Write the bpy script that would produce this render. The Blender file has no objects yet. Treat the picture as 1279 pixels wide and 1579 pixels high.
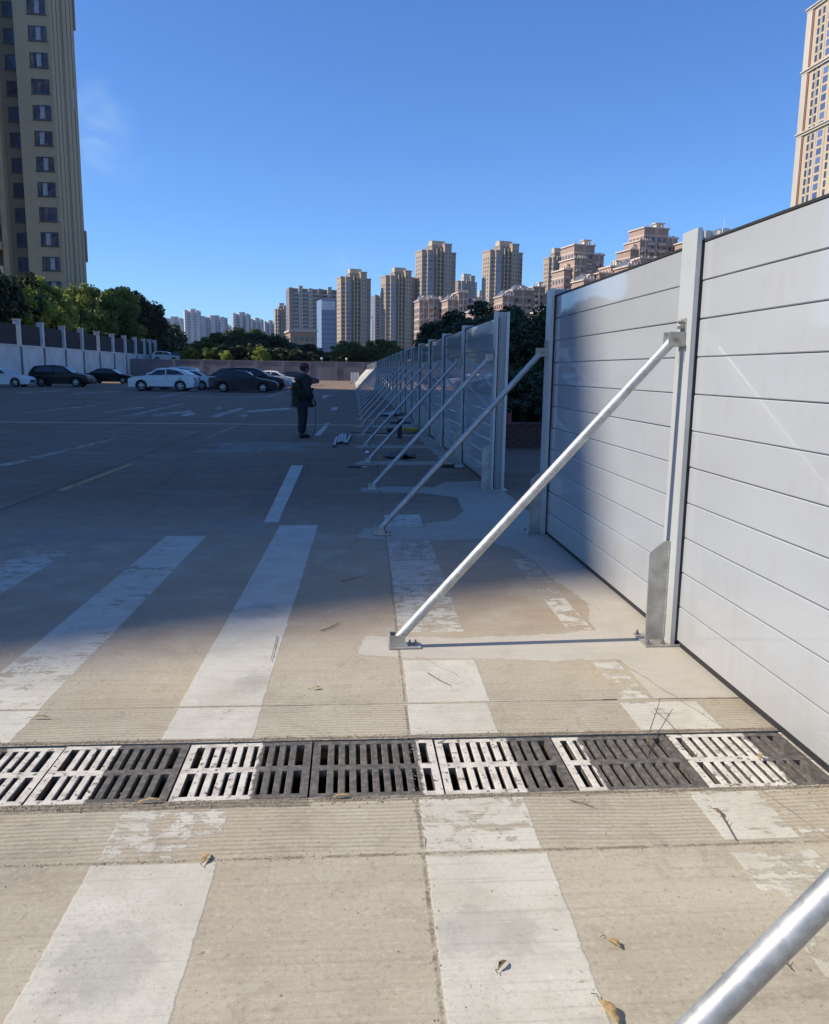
import bpy, bmesh, math, random
import numpy as np
from mathutils import Vector, Matrix
R = math.radians
rng = random.Random(7)

# ------------------------------------------------------------------ camera
CH, FPX, PW, PH = 1.55, 1250.0, 1279.0, 1579.0
ROLL = R(0.8)
VPX, VPY = 545.0, 572.0                      # where the fence line vanishes in the photograph
_dx, _dy = VPX - 640, VPY - 790
_a = _dx*math.cos(ROLL) + _dy*math.sin(ROLL)
_b = -_dx*math.sin(ROLL) + _dy*math.cos(ROLL)
PITCH = math.atan(-_b/FPX)
YAW = math.atan2(-_a, FPX/math.cos(PITCH))
_cy, _sy, _cp, _sp = math.cos(YAW), math.sin(YAW), math.cos(PITCH), math.sin(PITCH)
FW = Vector((_sy*_cp, _cy*_cp, -_sp)); _Rt = Vector((_cy, -_sy, 0)); _Dn = Vector((-_sy*_sp, -_cy*_sp, -_cp))
E1 = _Rt*math.cos(ROLL) - _Dn*math.sin(ROLL)
E2 = _Rt*math.sin(ROLL) + _Dn*math.cos(ROLL)

scene = bpy.context.scene
COL = scene.collection
cd = bpy.data.cameras.new('camera'); cam = bpy.data.objects.new('camera', cd); COL.objects.link(cam)
up = -E2; bk = -FW
cam.matrix_world = Matrix(((E1.x, up.x, bk.x, 0), (E1.y, up.y, bk.y, 0), (E1.z, up.z, bk.z, CH), (0, 0, 0, 1)))
cd.sensor_fit = 'HORIZONTAL'; cd.sensor_width = 36; cd.lens = FPX/PW*36
cd.clip_start = 0.05; cd.clip_end = 20000
scene.camera = cam

def ray(u, v): return FW + E1*((u-640)/FPX) + E2*((v-790)/FPX)
def G(u, v, z=0.0):
    d = ray(u, v); t = (z-CH)/d.z
    return Vector((d.x*t, d.y*t, z))
def AT(u, v, Y):
    d = ray(u, v); t = Y/d.y
    return Vector((d.x*t, Y, CH + d.z*t))
def PX(u, Y): return AT(u, 572, Y).x

# ------------------------------------------------------------------ light
SUN_EL = R(42); SUN_SLOPE = 0.075            # light travels to +X, a little to +Y
world = bpy.data.worlds.new('World'); scene.world = world; world.use_nodes = True
wn = world.node_tree; wn.nodes.clear()
sky = wn.nodes.new('ShaderNodeTexSky'); sky.sky_type = 'NISHITA'; sky.sun_disc = False
sky.sun_elevation = SUN_EL; sky.sun_rotation = R(265.7)
sky.altitude = 0; sky.air_density = 1.0; sky.dust_density = 0.1; sky.ozone_density = 2.0
bg = wn.nodes.new('ShaderNodeBackground'); bg.inputs['Strength'].default_value = 0.092
wo = wn.nodes.new('ShaderNodeOutputWorld')
tint = wn.nodes.new('ShaderNodeMix'); tint.data_type = 'RGBA'; tint.blend_type = 'MULTIPLY'; tint.inputs[0].default_value = 1.0
tint.inputs[7].default_value = (0.62, 1.00, 1.55, 1)
wn.links.new(sky.outputs[0], tint.inputs[6]); 
W_ = wn.nodes; K_ = wn.links
def wmath(op, a, b=None, clamp=False):
    nd = W_.new('ShaderNodeMath'); nd.operation = op; nd.use_clamp = clamp
    for i, v in enumerate((a, b)):
        if v is None: continue
        if hasattr(v, 'links'): K_.new(v, nd.inputs[i])
        else: nd.inputs[i].default_value = v
    return nd.outputs[0]
wtc = W_.new('ShaderNodeTexCoord'); wnz = W_.new('ShaderNodeTexNoise'); wnz.inputs['Scale'].default_value = 22; wnz.inputs['Detail'].default_value = 7; wnz.inputs['Roughness'].default_value = 0.6; wnz.inputs['Distortion'].default_value = 0.6
wsc = W_.new('ShaderNodeVectorMath'); wsc.operation = 'MULTIPLY'; wsc.inputs[1].default_value = (1, 1, 1.6)
K_.new(wtc.outputs['Generated'], wsc.inputs[0]); K_.new(wsc.outputs[0], wnz.inputs['Vector'])
cmask = None
for cu, cv, rad, amt in ((150, 182, 0.045, 0.55), (140, 230, 0.05, 0.6), (195, 250, 0.03, 0.3), (532, 404, 0.02, 0.22)):     # thin clouds
    cdv = ray(cu, cv).normalized()
    dn = W_.new('ShaderNodeVectorMath'); dn.operation = 'DISTANCE'; K_.new(wtc.outputs['Generated'], dn.inputs[0]); dn.inputs[1].default_value = cdv
    fall = wmath('SUBTRACT', 1.0, wmath('DIVIDE', dn.outputs['Value'], rad), True)
    q_ = wmath('MULTIPLY', wmath('MULTIPLY', fall, amt*1.2), wmath('MULTIPLY', wmath('SUBTRACT', wnz.outputs[0], 0.36), 2.4, True), True)
    cmask = q_ if cmask is None else wmath('MAXIMUM', cmask, q_)
cmix = W_.new('ShaderNodeMix'); cmix.data_type = 'RGBA'; K_.new(wmath('MULTIPLY', cmask, 0.8), cmix.inputs[0]); K_.new(tint.outputs[2], cmix.inputs[6]); cmix.inputs[7].default_value = (4.8, 6.4, 8.8, 1)
K_.new(cmix.outputs[2], bg.inputs['Color']); wn.links.new(bg.outputs[0], wo.inputs['Surface'])
sd = bpy.data.lights.new('sun', 'SUN'); sd.energy = 5.0; sd.angle = R(0.53); sd.color = (1.0, 0.90, 0.74)
sun = bpy.data.objects.new('sun', sd); COL.objects.link(sun)
SUNV = Vector((1, SUN_SLOPE, -math.tan(SUN_EL)*math.sqrt(1+SUN_SLOPE**2))).normalized()
sun.rotation_euler = SUNV.to_track_quat('-Z', 'Y').to_euler(); sun.location = (-30, 0, 40)
vs = scene.view_settings
vs.view_transform = 'Standard'; vs.look = 'None'; vs.gamma = 1.0; vs.use_curve_mapping = False
vs.exposure = 0.29

# ------------------------------------------------------------------ node helpers / materials
class NT:
    def __init__(s, nt): s.nt = nt
    def n(s, typ, **kw):
        nd = s.nt.nodes.new(typ)
        for k, v in kw.items():
            if k.startswith('i_'):
                key = k[2:]
                key = int(key) if key.isdigit() else key.replace('_', ' ')
                if isinstance(v, bpy.types.NodeSocket): s.nt.links.new(v, nd.inputs[key])
                else: nd.inputs[key].default_value = v
            else: setattr(nd, k, v)
        return nd
    def l(s, a, b): s.nt.links.new(a, b)
    def math(s, op, a, b=None, c=None, clamp=False):
        nd = s.nt.nodes.new('ShaderNodeMath'); nd.operation = op; nd.use_clamp = clamp
        for i, v in enumerate((a, b, c)):
            if v is None: continue
            if isinstance(v, bpy.types.NodeSocket): s.l(v, nd.inputs[i])
            else: nd.inputs[i].default_value = v
        return nd.outputs[0]
    def mix(s, f, a, b, blend='MIX'):
        nd = s.nt.nodes.new('ShaderNodeMix'); nd.data_type = 'RGBA'; nd.blend_type = blend
        for i, v in ((0, f), (6, a), (7, b)):
            if isinstance(v, bpy.types.NodeSocket): s.l(v, nd.inputs[i])
            else: nd.inputs[i].default_value = (v if i == 0 else (*v, 1) if len(v) == 3 else v)
        return nd.outputs[2]
    def noise(s, vec, scale, detail=4, rough=0.55, dist=0.0):
        nd = s.nt.nodes.new('ShaderNodeTexNoise')
        nd.inputs['Scale'].default_value = scale; nd.inputs['Detail'].default_value = detail
        nd.inputs['Roughness'].default_value = rough; nd.inputs['Distortion'].default_value = dist
        if vec is not None: s.l(vec, nd.inputs['Vector'])
        return nd.outputs[0]
    def vmul(s, vec, xyz):
        nd = s.nt.nodes.new('ShaderNodeVectorMath'); nd.operation = 'MULTIPLY'
        s.l(vec, nd.inputs[0]); nd.inputs[1].default_value = xyz
        return nd.outputs[0]
    def ramp(s, f, lo, hi, smooth=True):
        nd = s.nt.nodes.new('ShaderNodeMapRange'); nd.clamp = True
        if smooth: nd.interpolation_type = 'SMOOTHSTEP'
        s.l(f, nd.inputs[0]); nd.inputs[1].default_value = lo; nd.inputs[2].default_value = hi
        return nd.outputs[0]

MATS = {}
def new_mat(name):
    m = bpy.data.materials.new(name); m.use_nodes = True
    nt = m.node_tree; nt.nodes.clear(); t = NT(nt)
    out = t.n('ShaderNodeOutputMaterial'); p = t.n('ShaderNodeBsdfPrincipled')
    t.l(p.outputs[0], out.inputs['Surface'])
    MATS[name] = m
    return m, t, p, out
def simple(name, col, rough=0.6, metal=0.0, var=0.15, scale=8.0, bump=0.0, coat=0.0, obj_rand=0.0, spec=0.5):
    m, t, p, out = new_mat(name)
    tc = t.n('ShaderNodeTexCoord')
    nz = t.noise(tc.outputs['Object'], scale, 5)
    f = t.ramp(nz, 0.3, 0.7)
    c = t.mix(f, tuple(x*(1-var) for x in col), tuple(min(1, x*(1+var)) for x in col))
    if obj_rand:
        oi = t.n('ShaderNodeObjectInfo')
        k = t.math('MULTIPLY_ADD', oi.outputs['Random'], obj_rand, 1-obj_rand/2)
        h = t.n('ShaderNodeHueSaturation'); t.l(k, h.inputs['Value']); t.l(c, h.inputs['Color']); c = h.outputs[0]
    t.l(c, p.inputs['Base Color'])
    rr = t.math('MULTIPLY_ADD', f, 0.12, rough-0.06)
    t.l(rr, p.inputs['Roughness'])
    p.inputs['Metallic'].default_value = metal
    p.inputs['Coat Weight'].default_value = coat; p.inputs['Coat Roughness'].default_value = 0.08
    p.inputs['Specular IOR Level'].default_value = spec
    if bump:
        b = t.n('ShaderNodeBump'); b.inputs['Strength'].default_value = bump; b.inputs['Distance'].default_value = 0.01
        t.l(nz, b.inputs['Height']); t.l(b.outputs[0], p.inputs['Normal'])
    return m

# --- concrete, in world coordinates so neighbouring pieces agree
def concrete(t, tint=(1, 1, 1)):
    geo = t.n('ShaderNodeNewGeometry'); P = geo.outputs['Position']
    big = t.noise(P, 0.42, 4, 0.6, 0.6)
    mid = t.noise(P, 2.6, 6, 0.65, 0.4)
    fine = t.noise(P, 55, 4, 0.7)
    grit = t.noise(P, 240, 2, 0.6)
    # brushed texture running across (along X), a little wavy
    streak = t.noise(t.vmul(P, (1.1, 62, 1)), 1.0, 4, 0.62, 0.25)
    st2 = t.noise(t.vmul(P, (0.35, 9, 1)), 1.0, 4, 0.6, 0.3)
    sx = t.n('ShaderNodeSeparateXYZ'); t.l(P, sx.inputs[0])
    wob = t.math('MULTIPLY_ADD', t.noise(P, 1.2, 2), 0.09, sx.outputs[1])
    wv = t.math('SINE', t.math('MULTIPLY', wob, 2*math.pi/0.024))
    groove = t.ramp(wv, 0.35, 0.95)
    patchy = t.ramp(t.noise(P, 0.9, 3), 0.42, 0.62)
    ysel = t.math('MULTIPLY', t.ramp(sx.outputs[1], 2.40, 2.46), t.math('SUBTRACT', 1.0, t.ramp(sx.outputs[1], 3.58, 3.95)))
    gmask = t.math('MULTIPLY', groove, t.math('MULTIPLY_ADD', ysel, 0.75, t.math('MULTIPLY', patchy, 0.09)), clamp=True)
    a = tuple(x*y for x, y in zip((0.325, 0.285, 0.215), tint)); b = tuple(x*y for x, y in zip((0.44, 0.40, 0.315), tint))
    c = t.mix(t.ramp(big, 0.3, 0.7), a, b)
    hue = t.noise(P, 0.8, 3, 0.6, 0.8)
    c = t.mix(t.math('MULTIPLY', t.ramp(hue, 0.48, 0.70), 0.45), c, (0.40, 0.325, 0.215))
    blot = t.noise(P, 5.5, 7, 0.72, 0.6)
    c = t.mix(t.math('MULTIPLY', t.ramp(mid, 0.50, 0.72), 0.50), c, (0.23, 0.195, 0.15))
    c = t.mix(t.math('MULTIPLY', t.ramp(blot, 0.53, 0.70), 0.42), c, (0.21, 0.18, 0.14))
    c = t.mix(t.math('MULTIPLY', t.ramp(blot, 0.46, 0.30), 0.40), c, (0.50, 0.465, 0.39))
    c = t.mix(t.math('MULTIPLY', t.ramp(st2, 0.52, 0.75), 0.24), c, (0.22, 0.185, 0.145))
    c = t.mix(t.math('MULTIPLY', t.ramp(streak, 0.47, 0.70), 0.20), c, (0.16, 0.135, 0.105))
    c = t.mix(t.math('MULTIPLY', gmask, 0.40), c, (0.13, 0.105, 0.08))
    c = t.mix(t.math('MULTIPLY', t.ramp(fine, 0.53, 0.70), 0.42), c, (0.52, 0.48, 0.40))
    c = t.mix(t.math('MULTIPLY', t.ramp(fine, 0.46, 0.28), 0.55), c, (0.15, 0.125, 0.10))
    c = t.mix(t.math('MULTIPLY', t.ramp(grit, 0.56, 0.72), 0.45), c, (0.12, 0.10, 0.08))
    spots = t.noise(P, 21, 3, 0.6)
    c = t.mix(t.math('MULTIPLY', t.ramp(spots, 0.69, 0.73), 0.55), c, (0.10, 0.085, 0.07))
    # older, darker driving surface further in, with shade painted into its colour; ragged edges
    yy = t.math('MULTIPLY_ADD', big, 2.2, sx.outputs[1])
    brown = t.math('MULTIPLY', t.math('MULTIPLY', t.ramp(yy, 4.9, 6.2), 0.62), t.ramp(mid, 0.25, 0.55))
    c = t.mix(brown, c, (0.295, 0.22, 0.155))  # brown worn concrete by the shadow edge, warmed further to tint its shade
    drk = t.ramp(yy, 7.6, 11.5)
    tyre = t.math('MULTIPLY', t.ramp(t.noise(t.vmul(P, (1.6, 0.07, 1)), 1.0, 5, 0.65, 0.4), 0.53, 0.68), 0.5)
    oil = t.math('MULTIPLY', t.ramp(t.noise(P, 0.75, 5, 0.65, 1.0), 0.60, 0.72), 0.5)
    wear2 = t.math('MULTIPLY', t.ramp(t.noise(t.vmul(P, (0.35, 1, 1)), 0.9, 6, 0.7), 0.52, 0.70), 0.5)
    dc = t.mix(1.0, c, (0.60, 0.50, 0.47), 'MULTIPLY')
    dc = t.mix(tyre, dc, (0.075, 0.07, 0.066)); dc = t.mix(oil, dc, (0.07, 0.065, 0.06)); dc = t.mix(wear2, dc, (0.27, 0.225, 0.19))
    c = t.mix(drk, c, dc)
    h = t.math('ADD', t.math('MULTIPLY', fine, 0.5), t.math('ADD', t.math('MULTIPLY', streak, 0.6), t.math('MULTIPLY', gmask, -1.2)))
    h = t.math('ADD', h, t.math('MULTIPLY', grit, 0.25))
    return P, c, h, dict(big=big, mid=mid, fine=fine, grit=grit, streak=streak, spots=spots)
def bump_to(t, p, h, strength=0.5, dist=0.004):
    b = t.n('ShaderNodeBump'); b.inputs['Strength'].default_value = strength; b.inputs['Distance'].default_value = dist
    t.l(h, b.inputs['Height']); t.l(b.outputs[0], p.inputs['Normal'])

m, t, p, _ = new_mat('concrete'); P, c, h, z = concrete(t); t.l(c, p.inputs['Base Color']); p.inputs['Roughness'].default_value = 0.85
p.inputs['Specular IOR Level'].default_value = 0.35
bump_to(t, p, h, 0.6)
m, t, p, _ = new_mat('cement_patch'); P, c, h, z = concrete(t, (1.2, 1.26, 1.36))
c = t.mix(0.42, c, (0.46, 0.435, 0.385)); c = t.mix(t.math('MULTIPLY', t.ramp(z['mid'], 0.35, 0.7), 0.35), c, (0.36, 0.34, 0.30))
t.l(c, p.inputs['Base Color']); p.inputs['Roughness'].default_value = 0.8; bump_to(t, p, h, 0.35)
def edge_mask(t, P, rag, soft=0.006):
    ua = t.n('ShaderNodeUVMap', uv_map='near'); ub = t.n('ShaderNodeUVMap', uv_map='far')
    a = t.n('ShaderNodeSeparateXYZ'); t.l(ua.outputs[0], a.inputs[0]); b = t.n('ShaderNodeSeparateXYZ'); t.l(ub.outputs[0], b.inputs[0])
    d = t.math('MINIMUM', t.math('MINIMUM', a.outputs[0], a.outputs[1]), t.math('MINIMUM', b.outputs[0], b.outputs[1]))
    nz = t.math('ADD', t.math('MULTIPLY', t.math('SUBTRACT', t.noise(P, 38, 4, 0.65), 0.5), rag), t.math('MULTIPLY', t.math('SUBTRACT', t.noise(P, 9, 4, 0.6), 0.5), rag*1.3))
    return t.ramp(t.math('ADD', d, nz), -soft*0.3, soft)
STAINS = ((0.37, 2.03, 0.17, 0.13), (-0.62, 5.12, 0.20, 0.16), (-0.66, 1.95, 0.16, 0.2), (-0.5, 3.9, 0.12, 0.14), (0.42, 1.6, 0.1, 0.08))
def paint_mat(name, wear, col=(0.52, 0.50, 0.435), dirt=0.6, rag=0.012, soft=0.006):
    m, t, p, _ = new_mat(name); P, c, h, z = concrete(t)
    chips = t.math('ADD', t.math('MULTIPLY', t.noise(P, 8, 9, 0.76, 0.5), 0.62), t.math('MULTIPLY', t.noise(t.vmul(P, (3.0, 30, 1)), 1.0, 7, 0.72), 0.38))
    stamp = t.math('MULTIPLY', t.noise(P, 1.3, 3), 0.35)
    f = t.math('SUBTRACT', chips, t.math('SUBTRACT', stamp, 0.17))
    worn = t.ramp(f, wear, wear+0.04)           # 1 where the paint is gone
    pits = t.math('MULTIPLY', t.ramp(t.noise(P, 75, 4, 0.7), 0.60, 0.66), t.ramp(t.noise(P, 3.1, 3), 0.40, 0.62))
    worn = t.math('MAXIMUM', worn, t.math('MULTIPLY', pits, 0.75))
    mask = t.math('MAXIMUM', worn, t.math('SUBTRACT', 1.0, edge_mask(t, P, rag, soft)))
    pc = t.mix(t.math('MULTIPLY', t.ramp(z['mid'], 0.35, 0.70), dirt), col, tuple(x*k for x, k in zip(col, (0.72, 0.69, 0.63))))
    film = t.noise(P, 6.5, 7, 0.7, 0.4)
    pc = t.mix(t.math('MULTIPLY', t.ramp(film, 0.50, 0.68), 0.40), pc, tuple(x*0.68 for x in col))
    pc = t.mix(t.math('MULTIPLY', t.ramp(film, 0.44, 0.28), 0.35), pc, tuple(min(0.7, x*1.25) for x in col))
    pc = t.mix(t.math('MULTIPLY', t.ramp(z['fine'], 0.50, 0.70), 0.35), pc, (0.29, 0.265, 0.225))
    pc = t.mix(t.math('MULTIPLY', t.ramp(z['streak'], 0.50, 0.72), 0.28), pc, (0.26, 0.235, 0.20))
    pc = t.mix(t.math('MULTIPLY', t.ramp(z['grit'], 0.56, 0.72), 0.35), pc, (0.19, 0.17, 0.145))
    sx = t.n('ShaderNodeSeparateXYZ'); t.l(P, sx.inputs[0])
    st = None
    for (cx, cy, rx, ry) in STAINS:
        dx = t.math('DIVIDE', t.math('SUBTRACT', sx.outputs[0], cx), rx); dy = t.math('DIVIDE', t.math('SUBTRACT', sx.outputs[1], cy), ry)
        d = t.math('ADD', t.math('ADD', t.math('MULTIPLY', dx, dx), t.math('MULTIPLY', dy, dy)), t.math('MULTIPLY', t.math('SUBTRACT', t.noise(P, 11, 6, 0.7), 0.5), 3.2))
        q = t.ramp(d, 1.1, 0.2); st = q if st is None else t.math('MAXIMUM', st, q)
    pc = t.mix(t.math('MULTIPLY', st, 0.30), pc, (0.17, 0.165, 0.155))
    t.l(t.mix(mask, pc, c), p.inputs['Base Color'])
    t.l(t.math('MULTIPLY_ADD', mask, 0.15, 0.70), p.inputs['Roughness'])
    p.inputs['Specular IOR Level'].default_value = 0.35
    hh = t.math('ADD', t.math('MULTIPLY', h, 0.8), t.math('MULTIPLY', mask, -0.8))
    bump_to(t, p, hh, 0.55)
    return m
paint_mat('paint_good', 0.615); paint_mat('paint_worn', 0.535); paint_mat('paint_bad', 0.485)
paint_mat('paint_faint', 0.46, dirt=0.8); paint_mat('dust_film', 0.48, (0.26, 0.25, 0.235), 0.8, 0.9, 0.4); paint_mat('paint_yellow', 0.56, (0.42, 0.31, 0.10)); paint_mat('sunline_cream', 0.62, (0.62, 0.57, 0.45))
m, t, p, _ = new_mat('edge_dirt'); P, c, h, z = concrete(t)
c = t.mix(t.math('MULTIPLY', edge_mask(t, P, 0.035, 0.010), 0.8), c, t.mix(t.ramp(z['fine'], 0.35, 0.65), (0.10, 0.08, 0.058), (0.24, 0.20, 0.15)))
t.l(c, p.inputs['Base Color']); p.inputs['Roughness'].default_value = 0.95; bump_to(t, p, h, 0.9, 0.008)

# --- painted aluminium boards
def board_paint(name, col, rough):
    m, t, p, _ = new_mat(name)
    tc = t.n('ShaderNodeTexCoord'); geo = t.n('ShaderNodeNewGeometry'); P = geo.outputs['Position']
    nz = t.noise(t.vmul(P, (1, 0.6, 2.2)), 1.1, 4, 0.5)
    sm = t.noise(t.vmul(P, (1, 9, 0.8)), 2.0, 5, 0.6)
    oi = t.n('ShaderNodeObjectInfo')
    c = t.mix(t.ramp(nz, 0.3, 0.7), tuple(x*0.965 for x in col), tuple(x*1.03 for x in col))
    sx = t.n('ShaderNodeSeparateXYZ'); t.l(P, sx.inputs[0])
    splash = t.math('MULTIPLY', t.ramp(t.math('MULTIPLY_ADD', sm, 0.6, sx.outputs[2]), 0.85, 0.25), 0.45)
    c = t.mix(splash, c, (0.33, 0.30, 0.25))
    dustn = t.noise(t.vmul(P, (1, 2.5, 1.2)), 3.0, 6, 0.7)
    c = t.mix(t.math('MULTIPLY', t.ramp(dustn, 0.52, 0.72), 0.16), c, (0.30, 0.29, 0.27))
    runs = t.noise(t.vmul(P, (1, 40, 0.7)), 1.0, 4, 0.6)
    c = t.mix(t.math('MULTIPLY', t.ramp(runs, 0.60, 0.75), 0.13), c, (0.25, 0.25, 0.25))
    spk = t.noise(P, 60, 2, 0.5)
    c = t.mix(t.math('MULTIPLY', t.ramp(spk, 0.72, 0.76), 0.35), c, (0.22, 0.21, 0.19))
    k = t.math('MULTIPLY_ADD', oi.outputs['Random'], 0.05, 0.975)
    hs = t.n('ShaderNodeHueSaturation'); t.l(k, hs.inputs['Value']); t.l(c, hs.inputs['Color'])
    t.l(hs.outputs[0], p.inputs['Base Color'])
    t.l(t.math('MULTIPLY_ADD', t.ramp(sm, 0.45, 0.80), 0.07, rough), p.inputs['Roughness'])
    b = t.n('ShaderNodeBump'); b.inputs['Strength'].default_value = 0.10; b.inputs['Distance'].default_value = 0.01
    t.l(nz, b.inputs['Height']); t.l(b.outputs[0], p.inputs['Normal'])
board_paint('board_grey', (0.385, 0.405, 0.435), 0.03)
board_paint('post_grey', (0.46, 0.475, 0.48), 0.28)
# --- galvanised steel
m, t, p, _ = new_mat('galvanised')
tc = t.n('ShaderNodeTexCoord'); O = tc.outputs['Object']
v = t.n('ShaderNodeTexVoronoi'); v.inputs['Scale'].default_value = 55; t.l(O, v.inputs['Vector'])
n1 = t.noise(O, 9, 5, 0.65); n2 = t.noise(O, 70, 3, 0.6)
c = t.mix(t.ramp(n1, 0.3, 0.7), (0.34, 0.35, 0.35), (0.50, 0.51, 0.51))
c = t.mix(t.math('MULTIPLY', t.ramp(n2, 0.55, 0.75), 0.4), c, (0.36, 0.37, 0.36))
hs = t.n('ShaderNodeHueSaturation'); t.l(c, hs.inputs['Color'])
sepc = t.n('ShaderNodeSeparateColor'); t.l(v.outputs['Color'], sepc.inputs[0])
t.l(t.math('MULTIPLY_ADD', sepc.outputs[0], 0.2, 0.9), hs.inputs['Value'])
t.l(hs.outputs[0], p.inputs['Base Color']); p.inputs['Metallic'].default_value = 0.75
t.l(t.math('MULTIPLY_ADD', n1, 0.3, 0.40), p.inputs['Roughness'])
bump_to(t, p, n2, 0.15, 0.002)
simple('galv_dull', (0.43, 0.42, 0.385), 0.48, 0.55, 0.22, 9, 0.15)
simple('bolt_steel', (0.30, 0.29, 0.27), 0.45, 0.8, 0.3, 60)
simple('rubber', (0.02, 0.02, 0.022), 0.75)
simple('trench_dirt', (0.05, 0.043, 0.035), 0.95, 0, 0.4, 10, 0.4)
simple('dirt', (0.20, 0.165, 0.12), 0.95, 0, 0.35, 30, 0.5)
simple('pebble', (0.26, 0.225, 0.175), 0.9, 0, 0.35, 40, 0.3)
simple('asphalt_ground', (0.16, 0.15, 0.135), 0.9, 0, 0.25, 0.5)
simple('soil', (0.085, 0.07, 0.05), 0.95, 0, 0.3, 3)
simple('wall_white', (0.56, 0.565, 0.57), 0.75, 0, 0.12, 0.7)
simple('wall_grey', (0.20, 0.18, 0.19), 0.85, 0, 0.2, 0.5)
simple('fence_dark', (0.022, 0.022, 0.026), 0.8, 0, 0.3, 2)
simple('brick_dark', (0.10, 0.05, 0.045), 0.9, 0, 0.35, 6, 0.3)
simple('bark', (0.085, 0.065, 0.048), 0.95, 0, 0.35, 12, 0.5)
simple('dry_leaf', (0.36, 0.25, 0.11), 0.75, 0, 0.35, 60)
simple('brown_leaf', (0.16, 0.10, 0.055), 0.8, 0, 0.35, 60)
simple('twig', (0.10, 0.07, 0.045), 0.9, 0, 0.3, 50)
# leaves
def leaf_mat(name, a, b, trans=0.35):
    m, t, p, out = new_mat(name)
    geo = t.n('ShaderNodeNewGeometry'); oi = t.n('ShaderNodeObjectInfo')
    c = t.mix(geo.outputs['Random Per Island'], a, b)
    hs = t.n('ShaderNodeHueSaturation'); t.l(c, hs.inputs['Color'])
    t.l(t.math('MULTIPLY_ADD', oi.outputs['Random'], 0.35, 0.82), hs.inputs['Value'])
    t.l(hs.outputs[0], p.inputs['Base Color']); p.inputs['Roughness'].default_value = 0.5
    tr = t.n('ShaderNodeBsdfTranslucent'); t.l(hs.outputs[0], tr.inputs['Color'])
    mx = t.n('ShaderNodeMixShader'); mx.inputs[0].default_value = trans
    t.l(p.outputs[0], mx.inputs[1]); t.l(tr.outputs[0], mx.inputs[2]); t.l(mx.outputs[0], out.inputs['Surface'])
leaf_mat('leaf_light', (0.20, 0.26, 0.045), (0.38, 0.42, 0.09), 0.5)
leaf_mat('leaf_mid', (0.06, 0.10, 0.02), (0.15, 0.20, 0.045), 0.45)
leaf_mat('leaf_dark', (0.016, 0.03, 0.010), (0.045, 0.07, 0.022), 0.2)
# buildings
def facade(name, col, var=0.06, rough=0.8):
    m, t, p, _ = new_mat(name)
    geo = t.n('ShaderNodeNewGeometry'); P = geo.outputs['Position']
    nz = t.noise(t.vmul(P, (1, 1, 0.15)), 0.25, 5, 0.6)
    n2 = t.noise(P, 0.6, 4, 0.6)
    c = t.mix(t.ramp(nz, 0.3, 0.7), tuple(x*(1-var*1.6) for x in col), tuple(min(1, x*(1+var)) for x in col))
    c = t.mix(t.math('MULTIPLY', t.ramp(n2, 0.5, 0.8), 0.22), c, tuple(x*0.62 for x in col))
    t.l(c, p.inputs['Base Color']); p.inputs['Roughness'].default_value = rough
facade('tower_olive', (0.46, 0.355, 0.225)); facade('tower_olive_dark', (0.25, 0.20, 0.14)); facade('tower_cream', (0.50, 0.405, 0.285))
facade('tower_tan', (0.40, 0.315, 0.24)); facade('tower_tan2', (0.31, 0.245, 0.20)); facade('tower_brown', (0.33, 0.22, 0.165))
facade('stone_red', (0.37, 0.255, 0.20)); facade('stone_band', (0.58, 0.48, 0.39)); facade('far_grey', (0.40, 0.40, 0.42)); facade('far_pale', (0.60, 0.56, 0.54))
facade('slab_dark', (0.20, 0.19, 0.215)); facade('slab_cream', (0.50, 0.44, 0.36)); facade('glass_block', (0.16, 0.22, 0.34), 0.05, 0.35)
facade('roof_slate', (0.09, 0.10, 0.14)); facade('metal_box', (0.55, 0.57, 0.60), 0.1, 0.5); facade('red_brown', (0.30, 0.13, 0.09))
def glass(name, col, rough=0.08):
    m, t, p, _ = new_mat(name)
    oi = t.n('ShaderNodeObjectInfo'); geo = t.n('ShaderNodeNewGeometry')
    k = t.math('ADD', oi.outputs['Random'], geo.outputs['Random Per Island'])
    c = t.mix(t.ramp(k, 0.2, 1.8), tuple(x*0.5 for x in col), tuple(min(1, x*1.6) for x in col))
    t.l(c, p.inputs['Base Color']); p.inputs['Roughness'].default_value = rough
    p.inputs['Specular IOR Level'].default_value = 0.8
glass('win_dark', (0.035, 0.042, 0.065), 0.15); glass('win_blue', (0.085, 0.12, 0.24), 0.05); simple('win_frame', (0.08, 0.085, 0.10), 0.5)
simple('curtain', (0.38, 0.38, 0.40), 0.9, 0, 0.2, 2)
# cars
def car_paint(name, col, metal=0.0):
    m, t, p, _ = new_mat(name)
    tc = t.n('ShaderNodeTexCoord'); nz = t.noise(tc.outputs['Object'], 2.5, 4)
    c = t.mix(t.math('MULTIPLY', t.ramp(nz, 0.4, 0.8), 0.2), col, tuple(x*0.75 for x in col))
    t.l(c, p.inputs['Base Color']); p.inputs['Metallic'].default_value = metal
    p.inputs['Roughness'].default_value = 0.4; p.inputs['Specular IOR Level'].default_value = 0.3; p.inputs['Coat Weight'].default_value = 0.2; p.inputs['Coat Roughness'].default_value = 0.06
car_paint('car_white', (0.78, 0.79, 0.80)); car_paint('car_black', (0.007, 0.007, 0.010)); car_paint('car_brown', (0.045, 0.036, 0.042), 0.1)
car_paint('car_navy', (0.02, 0.03, 0.07)); car_paint('car_silver', (0.48, 0.54, 0.56), 0.3); car_paint('car_grey', (0.10, 0.11, 0.12), 0.2)
simple('car_trim', (0.015, 0.015, 0.016), 0.6); simple('car_glass', (0.012, 0.014, 0.018), 0.05, 0, 0.1, 2, spec=0.7); simple('tyre_rubber', (0.018, 0.018, 0.018), 0.85)
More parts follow.
